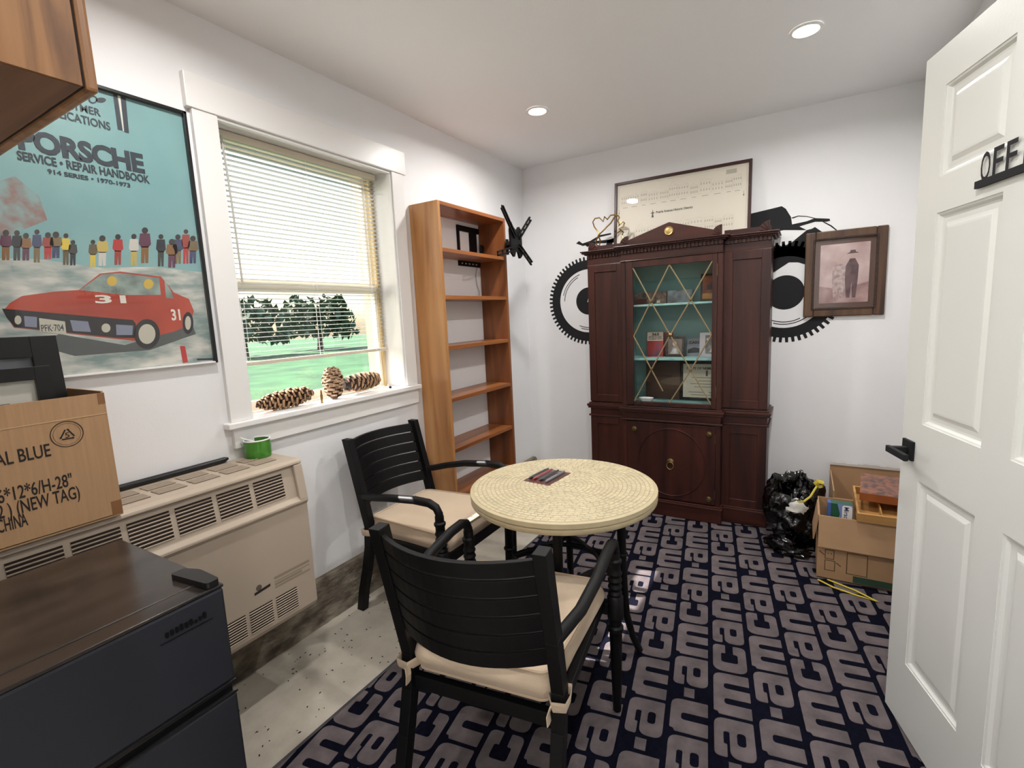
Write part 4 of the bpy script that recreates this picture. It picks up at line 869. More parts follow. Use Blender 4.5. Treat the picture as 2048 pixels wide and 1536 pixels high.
# top shelf
t, F = slab('book', 'landscape photo book lying open-faced at the left of the top cabinet shelf', 'book', -1.02, -.80, z1_, z1_ + .082, yi - .04, .02, mat('rock_cover', (74, 66, 62), .5, col2=(160, 128, 110), noise_scale=45), .12)
onslab(t, F, [rect(-1.018, -.93, z1_ + .004, z1_ + .04)], mat('cover_rust', (104, 44, 26), .5, noise_amt=.4, noise_scale=30), 'cover_print')
onslab(t, F, [rect(-.862, -.838, z1_ + .006, z1_ + .024)], M_paper, 'price_tag', .0008)
t, F = slab('book', 'pale blue mountain photo book on the top cabinet shelf', 'book', -.795, -.635, z1_, z1_ + .085, yi - .03, .015, mat('sky_cover', (168, 184, 196), .5, col2=(110, 104, 96), noise_scale=16), .12)
t, F = slab('framed_picture', 'small framed orange sunset picture on the top cabinet shelf', 'framed picture', -.585, -.442, z1_, z1_ + .178, yi - .03, .016, M_blackpl, .10)
onslab(t, F, [rect(-.572, -.455, z1_ + .014, z1_ + .164)], mat('sunset', (176, 96, 52), .5, col2=(96, 34, 24), noise_scale=14), 'print')
onslab(t, F, [rect(-.572, -.455, z1_ + .018, z1_ + .052)], mat('sunset_gold', (226, 160, 70), .5, noise_amt=.3, noise_scale=25), 'print_glow', .0006)
onslab(t, F, [rect(-.545, -.455, z1_ + .075, z1_ + .105)], mat('sunset_dark', (52, 34, 30), .5), 'print_dark', .0006)
# middle shelf
t, F = slab('book', 'red 365 sports cars book standing on the middle cabinet shelf', 'book', -.925, -.815, z2_, z2_ + .168, yi - .06, .022, mat('red_cover', (150, 40, 40), .45, noise_amt=.2, noise_scale=12), .08)
onslab(t, F, [rect(-.923, -.817, z2_ + .108, z2_ + .166)], mat('cover_cream', (206, 196, 178), .5), 'cover_band')
onslab(t, F, [[(-.918, z2_ + .03), (-.87, z2_ + .075), (-.84, z2_ + .06), (-.84, z2_ + .01), (-.9, z2_ + .008)], rounded(rect(-.868, -.828, z2_ + .02, z2_ + .09), .012)], mat('cover_car', (60, 66, 96), .4, col2=(150, 44, 44), noise_scale=24), 'cover_car', .0006)
mb = MB(); G = lambda a, b_, d: F(a, b_, .0012)
text_to(mb, '365', G, -.892, -.843, z2_ + .142, z2_ + .161, bold=.03); text_to(mb, 'SPORTS CARS', G, -.914, -.826, z2_ + .128, z2_ + .138, bold=.02); text_to(mb, 'YOU MUST DRIVE', G, -.918, -.822, z2_ + .114, z2_ + .124, bold=.02)
mb.build('cover_title', M_ink, t)
slab('book', 'plain red book standing behind the sports cars book', 'book', -.825, -.765, z2_, z2_ + .158, yi - .01, .018, mat('plain_red', (146, 40, 36), .5), .05)
t, F = slab('framed_picture', 'ornate dark frame with a portrait of a child on the middle cabinet shelf', 'framed picture', -.795, -.672, z2_, z2_ + .135, yi - .085, .014, mat('dark_bronze', (58, 48, 42), .45, metal=.4, bump=.5, bump_scale=90), .10)
onslab(t, F, [rect(-.778, -.689, z2_ + .017, z2_ + .118)], mat('portrait_bg', (118, 104, 96), .5, noise_amt=.2), 'print')
onslab(t, F, [circ(-.737, z2_ + .088, .013, 16, ry=.016)], mat('portrait_skin', (206, 176, 156), .5), 'print_face', .0006)
onslab(t, F, [[(-.765, z2_ + .022), (-.758, z2_ + .060), (-.737, z2_ + .072), (-.715, z2_ + .060), (-.70, z2_ + .030), (-.71, z2_ + .02)]], mat('portrait_cloth', (84, 78, 78), .5, col2=(196, 190, 186), noise_scale=30), 'print_clothes', .0005)
t, F = slab('book', 'grey cars book with dark lettering on the middle cabinet shelf', 'book', -.668, -.572, z2_, z2_ + .118, yi - .03, .018, mat('grey_cover', (138, 142, 150), .5, noise_amt=.15), .08)
onslab(t, F, [rounded([(-.664, z2_ + .02), (-.66, z2_ + .045), (-.62, z2_ + .06), (-.58, z2_ + .05), (-.576, z2_ + .025)], .008)], mat('cover_black_car', (40, 40, 44), .4), 'cover_car')
mb = MB(); G2 = F; text_to(mb, 'CARS', lambda a, b_, d: G2(a, b_, .001), -.652, -.588, z2_ + .082, z2_ + .100, bold=.03); mb.build('cover_title', M_ink, t)
t, F = slab('framed_picture', 'silver framed photograph at the right of the middle cabinet shelf', 'framed picture', -.580, -.445, z2_, z2_ + .155, yi - .075, .016, mat('silver_frame', (196, 200, 206), .3, metal=.7), .10)
onslab(t, F, [rect(-.545, -.447, z2_ + .020, z2_ + .138)], mat('bw_photo', (70, 66, 64), .5, col2=(150, 146, 142), noise_scale=22), 'print')
onslab(t, F, [circ(-.53, z2_ + .112, .008, 12), [(-.52, z2_ + .03), (-.505, z2_ + .062), (-.485, z2_ + .065), (-.47, z2_ + .03)]], mat('bw_light', (208, 204, 200), .5), 'print_light', .0006)
# bottom
t, F = slab('wooden_plaque', 'brown wooden plaque standing at the bottom of the cabinet', 'plaque', -.945, -.715, z3_, z3_ + .255, yi - .02, .02, mat('plaque_wood', (84, 62, 50), .35, noise_amt=.25, noise_scale=8), .06)
onslab(t, F, [rect(-.905, -.765, z3_ + .15, z3_ + .165), rect(-.885, -.785, z3_ + .125, z3_ + .13)], mat('plaque_ink', (60, 42, 34), .4), 'engraving')
t, F = slab('certificate_frame', 'framed cream STATE OF NEBRASKA certificate at the bottom of the cabinet', 'certificate', -.712, -.444, z3_, z3_ + .262, yi - .03, .016, M_blackpl, .06)
onslab(t, F, [rect(-.692, -.456, z3_ + .018, z3_ + .242)], M_paper, 'paper')
mb = MB(); G3 = F; H = lambda a, b_, d: G3(a, b_, .001)
text_to(mb, 'STATE OF NEBRASKA', H, -.670, -.462, z3_ + .206, z3_ + .222, bold=.02)
mb.build('title', M_ink, t)
mb = MB()
for i, (a0, a1, zz) in enumerate(((-.635, -.47, .150), (-.60, -.455, .128), (-.645, -.46, .108), (-.62, -.50, .088), (-.655, -.56, .052), (-.53, -.455, .052), (-.64, -.50, .034))): mb.poly([rect(a0, a1, z3_ + zz, z3_ + zz + .0035)], H)
mb.poly([rounded(rect(-.548, -.535, z3_ + .162, z3_ + .200), .004)], H); mb.build('text_lines', mat('faint_ink', (120, 112, 98), .7), t)
dd = thing('white_dish', 'small white oval dish at the bottom of the cabinet', 'dish', (-.905, YC + .075, z3_))
MB().lathe([(.0, .002), (.022, .0), (.036, .012), (.041, .024), (.039, .024), (.033, .013), (.0, .006)], (0, 0, 0), 24, cap=False).xf(Matrix.Translation((-.905, YC + .075, z3_)) @ Matrix.Diagonal((1.25, .8, 1.1, 1))).build('bowl', M_white, dd, smooth=True)
MB().lathe([(.018, 0), (.022, .003), (.0, .002)], (-.905, YC + .075, z3_), 20, cap=False).build('foot_ring', M_white, dd)
# ============================================================ WALL DECAL (behind the cabinet)
dc = thing('wall_decal', 'black vinyl dirt bike decal with knobbly wheels on the back wall', 'decal', (-.75, YB, 1.4))
fw_ = fy(YB - .0008)
def WP(px, py): p = ony(px, py, YB - .001); return (p.x, p.z)
def wheel(cx, cz, ro, rt, ri, rh, nt_):
    tooth = []
    for i in range(nt_):
        a = 2 * pi * i / nt_; w_ = 2 * pi / nt_
        for q, rr_ in ((-.30, ro), (-.24, rt), (.20, rt), (.27, ro)): tooth.append((cx + rr_ * cos(a + q * w_), cz + rr_ * sin(a + q * w_)))
    MB().poly([tooth, circ(cx, cz, ri, 60)[::-1]], fw_).build('tyre', M_matblack, dc)
    MB().poly([circ(cx, cz, rh, 40)], fw_).build('hub', M_matblack, dc)
    for r_, a0, a1 in ((ri - .02, 1.9, 2.9), (ri - .035, 2.0, 3.1), (ri - .02, 4.4, 5.6), (ri - .034, 4.3, 5.2)):
        A = circ(cx, cz, r_, 24, a0, a1); I = circ(cx, cz, r_ - .005, 24, a0, a1)[::-1]; MB().poly([A + I], fw_).build('rim_arc', M_matblack, dc)
lw = ony(1177.5, 602, YB); top = ony(1172, 516, YB); rw = ony(1570, 585, YB); rbm = ony(1570, 683, YB)
rl_ = (top.z - lw.z); wheel(lw.x, lw.z, rl_ * .95, rl_ * 1.03, rl_ * .74, rl_ * .32, 64)
rr2 = (rw.z - rbm.z); wheel(rw.x, rw.z, rr2 * .92, rr2 * 1.02, rr2 * .72, rr2 * .345, 54)
def dpoly(pts, nm='bike_shape'): MB().poly([[WP(*p) for p in pts]], fw_).build(nm, M_matblack, dc)
z8 = lambda x, y: (1480 + x / 4.8, 380 + y / 4.8)
dpoly([z8(*p) for p in ((-300, 330), (100, 228), (350, 168), (400, 155), (440, 180), (490, 260), (500, 330), (640, 300), (720, 270), (860, 275), (866, 295), (830, 305), (720, 305), (570, 350), (640, 385), (420, 385), (300, 410), (-300, 520))], 'seat_and_tail')
dpoly([z8(*p) for p in ((495, 265), (560, 245), (640, 250), (720, 268), (720, 276), (640, 258), (560, 254), (505, 275))], 'fender_line')
dpoly([z8(*p) for p in ((800, 300), (880, 340), (940, 390), (930, 395), (870, 350), (795, 308))], 'fender_line')
dpoly([z8(*p) for p in ((310, 560), (350, 520), (400, 540), (420, 505), (440, 530), (500, 500), (640, 385), (690, 372), (720, 355), (800, 410), (660, 640), (640, 720), (560, 695), (470, 695), (310, 800), (100, 900), (0, 800), (100, 650))], 'swing_arm_and_chain')
dpoly([(1152, 487), (1158, 482), (1165, 487), (1180, 482), (1200, 470), (1222, 466), (1222, 469), (1200, 474), (1182, 487), (1166, 492)], 'handlebar')
dpoly([(1170, 490), (1190, 482), (1230, 478), (1260, 482), (1260, 490), (1230, 485), (1195, 487), (1175, 494)], 'handlebar')
dpoly([(1215, 480), (1228, 476), (1205, 560), (1192, 600), (1180, 600)], 'fork')
mb = MB(); text_to(mb, 'A', fw_, lw.x - .012, lw.x + .022, lw.z - .008, lw.z + .034, bold=.02, d=.0006); mb.build('hub_letter', mat('decal_white', (214, 212, 210), .6), dc)
# ============================================================ FRAMED STREET PRINT ON TOP OF THE CABINET
mp_ = thing('framed_print', 'wide framed Prairie Avenue Historic District print leaning on wall above cabinet', 'framed print', (-.73, 3.40, 1.797))
my_, mz0, mz1, ma0, ma1 = 3.415, 1.7975, 2.262, -1.162, -.298
def MPt(a, b_, d): return (a, my_ + (b_ - mz0) * .10 - d, b_)
def mbox(a0, a1, z0, z1, d0, d1): return MB().hexa([MPt(a0, z0, d1), MPt(a1, z0, d1), MPt(a1, z0, d0), MPt(a0, z0, d0), MPt(a0, z1, d1), MPt(a1, z1, d1), MPt(a1, z1, d0), MPt(a0, z1, d0)])
for q in ((ma0, ma0 + .018, mz0, mz1), (ma1 - .018, ma1, mz0, mz1), (ma0 + .018, ma1 - .018, mz0, mz0 + .018), (ma0 + .018, ma1 - .018, mz1 - .018, mz1)): mbox(*q, 0, .02).build('frame_bar', mat('dark_walnut', (58, 30, 26), .35), mp_, bevel=.002)
mbox(ma0 + .018, ma1 - .018, mz0 + .018, mz1 - .018, .002, .008).build('paper', mat('print_paper', (226, 219, 203), .5), mp_)
ln = MB(); lt = MB(); Gm = lambda a, b_, d: MPt(a, b_, .0086)
def seg(mb_, a0, b0, a1, b1, w_=.0008):
    d = Vector((a1 - a0, b1 - b0)); n_ = Vector((-d.y, d.x)).normalized() * w_ / 2
    mb_.poly([[(a0 + n_.x, b0 + n_.y), (a1 + n_.x, b1 + n_.y), (a1 - n_.x, b1 - n_.y), (a0 - n_.x, b0 - n_.y)]], Gm)
rm = random.Random(9)
for zb_, a_s, a_e in ((2.100, -1.115, -.345), (1.865, -1.115, -.40)):
    a = a_s
    while a < a_e:
        w_ = rm.uniform(.04, .075); h_ = rm.uniform(.05, .085)
        for p in ((a, zb_, a + w_, zb_), (a, zb_, a, zb_ + h_), (a + w_, zb_, a + w_, zb_ + h_), (a, zb_ + h_, a + w_ / 2, zb_ + h_ + rm.choice((0, .018, .03))), (a + w_ / 2, zb_ + h_ + .012, a + w_, zb_ + h_), (a, zb_ + h_, a + w_, zb_ + h_), (a, zb_ + h_ * .5, a + w_, zb_ + h_ * .5)): seg(lt, *p)
        for i in range(4):
            for j in range(2):
                x_ = a + w_ * (i + .5) / 4; z_ = zb_ + h_ * (.2 + .48 * j); lt.poly([rect(x_ - .003, x_ + .003, z_, z_ + .014)], Gm)
        seg(ln, a + w_ * .2, zb_ - .014, a + w_ * .8, zb_ - .014, .002)
        a += w_ + rm.uniform(.002, .012)
for a_, z_ in ((ma0 + .03, mz0 + .03), ): 
    for p in ((a_, z_, ma1 - .03, z_), (ma1 - .03, z_, ma1 - .03, mz1 - .03), (ma1 - .03, mz1 - .03, a_, mz1 - .03), (a_, mz1 - .03, a_, z_)): seg(lt, *p, .001)
lt.poly([rect(-.445, -.385, 2.195, 2.222)], Gm)
text_to(ln, 'Prairie Avenue Historic District', Gm, -.875, -.640, 2.018, 2.034, bold=.03)
ln.poly([[(-.905, 1.995), (-.900, 2.020), (-.912, 2.024), (-.900, 2.030), (-.897, 2.052), (-.894, 2.030), (-.882, 2.024), (-.894, 2.020), (-.889, 1.995)]], Gm)
for a_ in (-1.130, -.342): ln.poly([[(a_ - .004, 2.058), (a_, 2.045), (a_ + .004, 2.058), (a_ + .0008, 2.058), (a_ + .0008, 2.078), (a_ - .0008, 2.078), (a_ - .0008, 2.058)]], Gm)
lt.build('drawing_lines', mat('pencil', (188, 180, 165), .6), mp_); ln.build('title_lettering', mat('print_ink', (92, 86, 80), .6), mp_)
mbox(ma0 + .018, ma1 - .018, mz0 + .018, mz1 - .018, .0105, .012).build('glazing', M_glass, mp_)
# brass leaf outline ornament standing on the cabinet's left end
bo = thing('brass_leaf_ornament', 'brass wire leaf outline ornament on the left end of the cabinet top', 'ornament', (-1.18, 3.31, 1.797))
z4f = lambda x, y: ony(1080 + x / 3.84, 300 + y / 3.84, 3.31)
for pts in (((445, 735), (430, 728), (428, 700), (452, 655), (500, 610), (512, 590), (540, 560), (572, 512), (596, 506)), ((452, 655), (445, 632), (415, 590), (408, 555), (425, 528), (455, 520), (482, 548), (494, 512), (520, 535), (545, 503), (575, 497), (600, 505), (608, 520), (600, 545), (612, 570), (600, 582)), ((430, 728), (452, 735), (462, 700), (455, 668)), ((600, 582), (632, 548), (648, 560), (640, 590), (612, 605), (640, 632), (625, 655), (650, 690)), ((590, 638), (612, 622), (618, 608))):
    P = [z4f(*p) for p in pts]; off = P[0].z
    MB().tube([(p.x, 3.31 + .01 * sin(i * 1.3), max(p.z, 1.8018)) for i, p in enumerate(P)], .0048, 8).build('wire', M_brass, bo, smooth=True)
MB().box(-1.215, -1.10, 3.30, 3.325, 1.7968, 1.802).build('foot', M_brass, bo)
# ============================================================ FRAMED SEPIA PHOTO ON THE BACK WALL
sp_ = thing('framed_photo', 'wooden framed sepia photograph of two standing people on back wall', 'framed photo', (.19, YB, 1.29))
fa0, fa1, fz0, fz1 = -.006, .388, 1.293, 1.786
M_wal = wood('walnut_frame', (104, 76, 52), (86, 60, 42), (60, 40, 30), .4, 'Z', 1.5)
for (a0, a1, z0, z1) in ((fa0, fa0 + .052, fz0, fz1), (fa1 - .052, fa1, fz0, fz1), (fa0 + .052, fa1 - .052, fz0, fz0 + .052), (fa0 + .052, fa1 - .052, fz1 - .052, fz1)):
    MB().box(a0, a1, YB - .022, YB - .001, z0, z1).build('frame_bar', M_wal, sp_, bevel=.006)
for (a0, a1, z0, z1) in ((fa0 + .040, fa0 + .050, fz0 + .04, fz1 - .04), (fa1 - .050, fa1 - .040, fz0 + .04, fz1 - .04), (fa0 + .05, fa1 - .05, fz0 + .04, fz0 + .05), (fa0 + .05, fa1 - .05, fz1 - .05, fz1 - .04)):
    MB().box(a0, a1, YB - .026, YB - .020, z0, z1).build('rope_bead', mat('rope_bead', (58, 40, 32), .5, bump=.8, bump_scale=160), sp_, bevel=.002)
MB().box(fa0 + .05, fa1 - .05, YB - .012, YB - .008, fz0 + .05, fz1 - .05).build('mat_board', mat('brown_mat', (94, 72, 64), .8), sp_)
pa0, pa1, pz0_, pz1_ = fa0 + .078, fa1 - .078, fz0 + .078, fz1 - .078
fp = lambda k: fy(YB - .0125 - .0005 * k)
MB().poly([rect(pa0, pa1, pz0_, pz1_)], fp(0)).build('print', mat('sepia_pale', (206, 184, 180), .5, col2=(170, 140, 138), noise_scale=9), sp_)
U_ = lambda a, z: (pa0 + (pa1 - pa0) * a, pz0_ + (pz1_ - pz0_) * z)
def pp(L, k, m, nm): MB().poly([[U_(*p) for p in L]], fp(k)).build(nm, m, sp_)
SD, SM = mat('sepia_dark', (74, 52, 60), .5, col2=(110, 84, 86), noise_scale=40), mat('sepia_mid', (150, 122, 122), .5, col2=(196, 176, 170), noise_scale=50)
pp([(0, 0), (1, 0), (1, .34), (.8, .30), (.5, .22), (0, .30)], 1, mat('sepia_ground', (140, 106, 104), .5, col2=(180, 150, 146), noise_scale=14), 'print_ground')
for cxp, hh, m1 in ((.40, .76, SM), (.66, .84, SD)):     # two plain standing silhouettes
    pp([(cxp - .10, .08), (cxp - .14, .40), (cxp - .13, .62), (cxp - .05, hh - .10), (cxp + .05, hh - .10), (cxp + .13, .62), (cxp + .12, .38), (cxp + .09, .08), (cxp + .02, .08), (cxp, .36), (cxp - .03, .08)], 2, m1, 'print_figure')
    MB().poly([circ(*U_(cxp, hh - .05), .012, 16, ry=.015)], fp(3)).build('print_head', mat('sepia_skin', (190, 160, 150), .5), sp_)
    pp([(cxp - .13, hh - .02), (cxp + .13, hh - .01), (cxp + .06, hh + .005), (cxp + .05, hh + .04), (cxp - .05, hh + .04), (cxp - .06, hh + .005)], 4, SD, 'print_hat') if cxp > .5 else None
MB().box(fa0 + .05, fa1 - .05, YB - .0165, YB - .0155, fz0 + .05, fz1 - .05).build('glazing', M_glass, sp_)
# ============================================================ TRASH BAG
tg = thing('trash_bag', 'shiny black plastic trash bag slumped open against the china cabinet', 'trash bag', (-.012, 3.12, RZ))
M_bag = mat('bag_plastic', (3, 3, 4), .1, spec=.5, bump=.8, bump_scale=15)
bg = MB(); NA, NB = 72, 44; vs_ = []
cxb, cyb = -.012, 3.12
for j in range(NB + 1):
    q = j / NB
    if q < .62:      # outside going up
        s_ = q / .62; r_ = .150 * (sin(pi * min(1, .16 + s_ * .62)) ** .55) * (1 - .25 * max(0, s_ - .6)); z = .31 * s_ ** .85
    else:            # rolled rim and inside going down
        s_ = (q - .62) / .38; r_ = .118 * (1 - s_) ** .6 - .012 * sin(pi * min(1, s_ * 3)); z = .31 + .018 * sin(pi * min(1, s_ * 3)) - .20 * s_ ** .9
    for i in range(NA):
        a = 2 * pi * i / NA; d = Vector((cos(a), sin(a), 0)); p = d * r_
        nz = noise.noise(Vector((cos(a) * 2.2, sin(a) * 2.2, z * 9))) * .035 + noise.noise(Vector((cos(a) * 7, sin(a) * 7, z * 26 + 3))) * .016 + abs(noise.noise(Vector((cos(a) * 15, sin(a) * 15, z * 12)))) * .012
        p += d * nz * (1 if q > .02 else .3)
        _t = -.42 * (p.y * -.8 + -p.x * .25) * (z / .31) if z > 0 else 0    # mouth faces the room
        zz = z * (1 + .1 * noise.noise(Vector((a * 2, 3, 1)))) + .9 * (p.y * .42 - p.x * .05) * min(1, z / .2) + .03
        lean = z * .10
        vs_.append((cxb + p.x * 1.02 - lean * .3, cyb + p.y * .95 + lean, RZ + .002 + max(0, zz) if j else RZ + .002))
fs_ = [(j * NA + i, j * NA + (i + 1) % NA, (j + 1) * NA + (i + 1) % NA, (j + 1) * NA + i) for j in range(NB) for i in range(NA)] + [tuple(range(NA))[::-1], tuple(NB * NA + i for i in range(NA))]
bg.add(vs_, fs_).build('bag_skin', M_bag, tg, smooth=True)
def crumple(c, r, sq, m, nm, seed, par):
    mb = MB(); vs2 = []; n1, n2 = 20, 12
    for j in range(n2 + 1):
        th = pi * j / n2
        for i in range(n1):
            a = 2 * pi * i / n1; d = Vector((sin(th) * cos(a), sin(th) * sin(a), cos(th))); k = 1 + .35 * noise.noise(d * 2.4 + Vector((seed, 0, 0))) + .2 * noise.noise(d * 6 + Vector((0, seed, 0)))
            vs2.append((c[0] + d.x * r * k * sq[0], c[1] + d.y * r * k * sq[1], max(c[2] + d.z * r * k * sq[2], RZ + .0022)))
    mb.add(vs2, [(j * n1 + i, j * n1 + (i + 1) % n1, (j + 1) * n1 + (i + 1) % n1, (j + 1) * n1 + i) for j in range(n2) for i in range(n1)]).build(nm, m, par, smooth=True)
crumple((-.01, 2.94, .030), .070, (1.1, .8, .35), M_bag, 'loose_skirt', 4.4, tg); crumple((-.075, 2.97, .05), .07, (1.1, .7, .6), M_bag, 'loose_skirt', 8.1, tg)
pw2 = thing('crumpled_paper', 'crumpled white paper sticking out of the black trash bag', 'paper', (.0, 3.04, .25))
crumple((.0, 3.04, .245), .052, (1.1, .8, .8), mat('white_paper', (206, 204, 196), .7), 'paper_ball', 2.2, pw2)
M_str = mat('yellow_drawstring', (206, 186, 70), .4)
MB().tube([(.0, 3.02, .285), (.03, 3.0, .30), (.06, 3.02, .325), (.08, 3.06, .355), (.10, 3.09, .385)], .0055, 6, flat=(1, .3)).build('drawstring', M_str, tg)
MB().tube([(.08, 3.08, .38), (.095, 3.07, .40), (.12, 3.08, .395), (.115, 3.09, .37), (.095, 3.08, .365)], .012, 6, flat=(1, .35)).build('drawstring_knot', M_str, tg)
MB().tube([(.10, 2.70, .014), (.16, 2.655, .013), (.26, 2.62, .013), (.33, 2.60, .014), (.25, 2.665, .014), (.14, 2.72, .014)], .006, 6, flat=(.35, 1)).build('loose_drawstring', M_str, label='loose yellow plastic drawstring lying on the rug before the carton', cat='drawstring')
# ============================================================ CARTON WITH FLAPS, TRAY, PICTURE BOX
QX0, QX1, QY0, QY1, QZ = .094, .475, 2.735, 3.02, .335
ox = thing('cardboard_box', 'open cardboard carton with folded-down flap beside the trash bag', 'box', ((QX0 + QX1) / 2, (QY0 + QY1) / 2, RZ))
zb_ = RZ + .002
MB().box(QX0, QX1, QY0, QY0 + .005, zb_, QZ).build('front_side', M_card2, ox)
MB().box(QX0, QX0 + .005, QY0 + .005, QY1, zb_, QZ).box(QX1 - .005, QX1, QY0 + .005, QY1, zb_, QZ).build('end_sides', M_card2, ox)
MB().box(QX0 + .005, QX1 - .005, QY1 - .005, QY1, zb_, QZ).build('back_side', M_card2, ox)
MB().box(QX0, QX1, QY0, QY1, zb_ - .001, zb_ + .004).build('bottom', M_card2, ox)
MB().hexa([(QX0, QY0 - .030, .185), (QX1, QY0 - .030, .185), (QX1, QY0 - .026, .185), (QX0, QY0 - .026, .185), (QX0, QY0 - .006, QZ + .002), (QX1, QY0 - .006, QZ + .002), (QX1, QY0 + .002, QZ + .002), (QX0, QY0 + .002, QZ + .002)]).build('front_flap', M_card2, ox)
MB().hexa([(QX0 - .022, QY0 + .005, .205), (QX0 - .017, QY0 + .005, .205), (QX0 - .017, QY1 - .06, .205), (QX0 - .022, QY1 - .06, .205), (QX0 - .004, QY0 + .005, QZ + .001), (QX0 + .003, QY0 + .005, QZ + .001), (QX0 + .003, QY1 - .06, QZ + .001), (QX0 - .004, QY1 - .06, QZ + .001)]).build('left_flap', M_card2, ox)
fq = fy(QY0 - .0006); gi = MB()
M_green = mat('green_ink', (48, 74, 56), .8)
MB().poly([rect(QX0 + .012, QX1, .195, .235), rect(QX0 + .14, QX1, .012, .05)], fq).build('green_print', M_green, ox) if 0 else None
g2 = MB(); g2.poly([rect(QX0 + .012, QX1 - .002, .190, .215)], fq); g2.poly([rect(QX0 + .15, QX1 - .002, .016, .05)], fq); g2.build('green_print', M_green, ox)
g3 = MB()
for (a0, a1, z0, z1) in ((.125, .165, .115, .165), (.125, .17, .055, .110), (.215, .300, .055, .165)):    # outlined box figure and panel
    g3.poly([rect(QX0 - .094 + a0, QX0 - .094 + a1, z0, z1), rect(QX0 - .094 + a0 + .004, QX0 - .094 + a1 - .004, z0 + .004, z1 - .004)[::-1]], fq)
for x_, z_ in ((.138, .145), (.152, .145)): g3.poly([circ(QX0 - .094 + x_, z_, .003, 10)], fq)
for a0, z0, a1, z1 in ((.100, .150, .122, .132), (.172, .10, .192, .085)):
    g3.poly([[(a0, z0), (a1, z1), (a1 + .003, z1 + .004), (a0 + .003, z0 + .004)]], fq)
g3.build('printed_outlines', mat('brown_ink', (96, 74, 52), .8), ox)
# carton standing inside
mc = thing('product_carton', 'green blue and white product carton inside the cardboard box', 'carton', (.185, 2.80, .2))
ca0, ca1, cyf, cz0, cz1 = .130, .232, 2.775, .150, .392
MB().box(ca0, ca1, cyf, cyf + .05, cz0, cz1).build('carton_body', mat('carton_green', (30, 84, 62), .4), mc)
MB().box(ca0 - .0004, ca0 + .014, cyf - .0006, cyf + .0506, cz0, cz1 + .0006).build('blue_edge', mat('carton_blue', (70, 98, 160), .4), mc)
MB().poly([[(.172, cz0), (ca1, cz0), (ca1, cz1), (.170, cz1), (.182, cz1 - .05), (.172, cz1 - .1)]], fy(cyf - .0006)).build('blue_swoosh', mat('carton_blue2', (120, 140, 190), .4), mc)
MB().poly([circ(.214, cz1 - .055, .030, 24, ry=.05)], fy(cyf - .0012)).build('white_oval', M_white, mc) if 0 else MB().poly([rounded(rect(.190, ca1 - .0005, cz1 - .11, cz1 - .004), .012)], fy(cyf - .0012)).build('white_patch', M_white, mc)
mb = MB(); text_to(mb, 'Mirac', lambda a, b_, d: (.198 + (b_ - 0) * 1.0, cyf - .0018, cz1 - .012 - a), 0, .058, 0, .020, bold=.01); mb.build('name_lettering', mat('navy_ink', (30, 40, 96), .5), mc)
# wooden divided tray resting across the carton
ty = thing('wooden_tray', 'light wood divided tray resting across the open carton', 'tray', (.37, 2.86, QZ))
M_pine = wood('pine_tray', (204, 158, 98), (186, 138, 78), (154, 106, 58), .5, 'X', 1.0)
T0, T1, TY0, TY1, TZ0, TZ1 = .245, .50, 2.715, 3.0, QZ + .003, QZ + .048
Ms = Matrix.Translation((T0, TY0, TZ0)) @ Matrix.Rotation(radians(-9), 4, 'X').inverted() @ Matrix.Translation((-T0, -TY0, -TZ0))
def tbx(a0, a1, b0, b1, z0, z1, nm, m=M_pine): MB().box(a0, a1, b0, b1, z0, z1).xf(Ms).build(nm, m, ty, bevel=.0015)
tbx(T0, T1, TY0, TY0 + .010, TZ0, TZ1, 'tray_side'); tbx(T0, T1, TY1 - .01, TY1, TZ0, TZ1, 'tray_side'); tbx(T0, T0 + .010, TY0 + .01, TY1 - .01, TZ0, TZ1, 'tray_side'); tbx(T1 - .01, T1, TY0 + .01, TY1 - .01, TZ0, TZ1, 'tray_side')
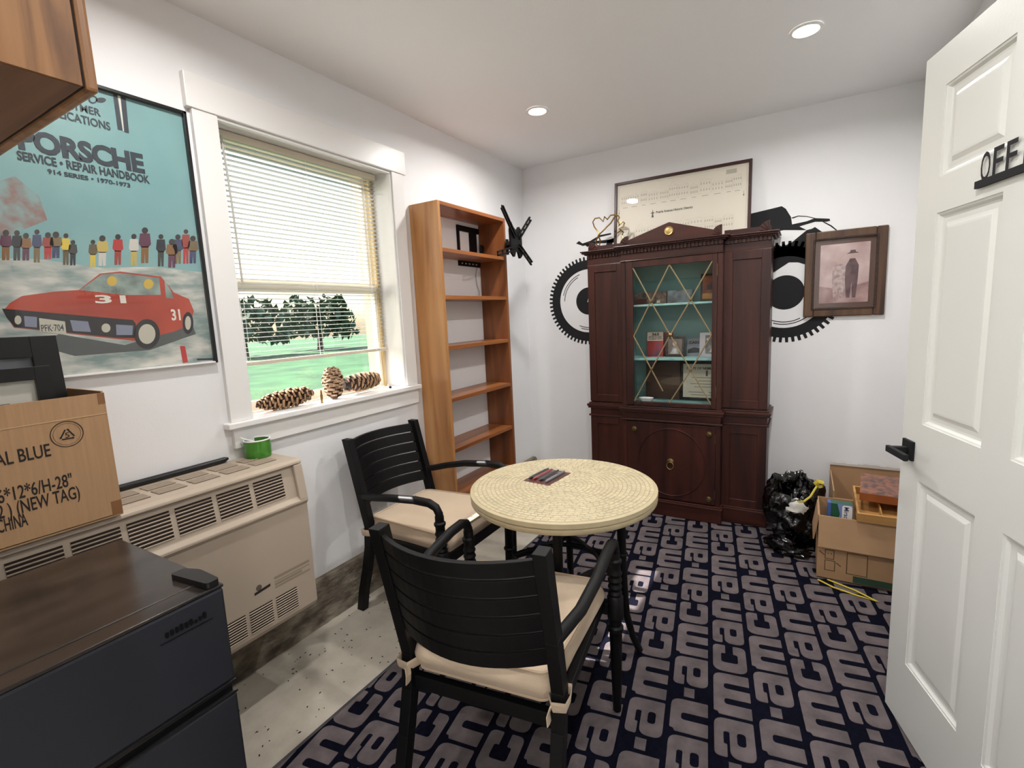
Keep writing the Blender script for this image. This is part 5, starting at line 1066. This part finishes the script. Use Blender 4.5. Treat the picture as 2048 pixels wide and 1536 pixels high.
tbx(T0 + .010, T1 - .01, TY0 + .01, TY1 - .01, TZ0 + .001, TZ0 + .005, 'tray_floor'); tbx(T0 + .095, T0 + .101, TY0 + .01, TY1 - .01, TZ0 + .005, TZ1 - .008, 'divider'); tbx(T0 + .17, T0 + .176, TY0 + .01, TY1 - .01, TZ0 + .005, TZ1 - .008, 'divider')
pb_ = thing('picture_box', 'flat wooden box with an orange autumn picture lid on the tray', 'box', (.40, 2.93, TZ1 + .03))
Mp = Matrix.Translation((.405, 2.90, TZ1 + .044)) @ Matrix.Rotation(radians(-6), 4, 'Z') @ Matrix.Rotation(radians(9), 4, 'X')
def pbx(a0, a1, b0, b1, z0, z1, nm, m): MB().box(a0, a1, b0, b1, z0, z1).xf(Mp).build(nm, m, pb_, bevel=.001)
pbx(-.135, .10, -.10, .12, .0, .042, 'box_body', mat('orange_wood', (172, 98, 52), .4, noise_amt=.2, noise_scale=12)); pbx(-.134, .099, -.099, .119, .042, .0432, 'lid_picture', mat('autumn_picture', (150, 96, 72), .35, col2=(70, 56, 58), noise_scale=34))
# big open carton behind with pale torn edge
bb = thing('cardboard_box', 'larger carton with torn pale rim standing behind the small one', 'box', (.33, 3.25, RZ))
G0, G1, GY0, GY1, GZ = .165, .545, 3.05, 3.46, .385
MB().box(G0, G1, GY1 - .006, GY1, zb_, GZ + .02).build('back_side', M_card2, bb); MB().box(G0, G0 + .006, GY0, GY1 - .006, zb_, GZ - .02).box(G1 - .006, G1, GY0, GY1 - .006, zb_, GZ).build('end_sides', M_card2, bb)
MB().box(G0 + .006, G1 - .006, GY0, GY0 + .006, zb_, GZ - .06).build('front_side', M_card2, bb); MB().box(G0, G1, GY0, GY1, zb_ - .001, zb_ + .004).build('bottom', M_card2, bb)
tr_ = MB(); rt = random.Random(4)
for i in range(14):
    a = G0 + (G1 - G0) * i / 14; tr_.box(a, a + (G1 - G0) / 14, GY1 - .012, GY1 - .004, GZ + .012, GZ + .026 + rt.uniform(0, .008))
tr_.build('torn_rim', mat('torn_white', (208, 202, 196), .8), bb)
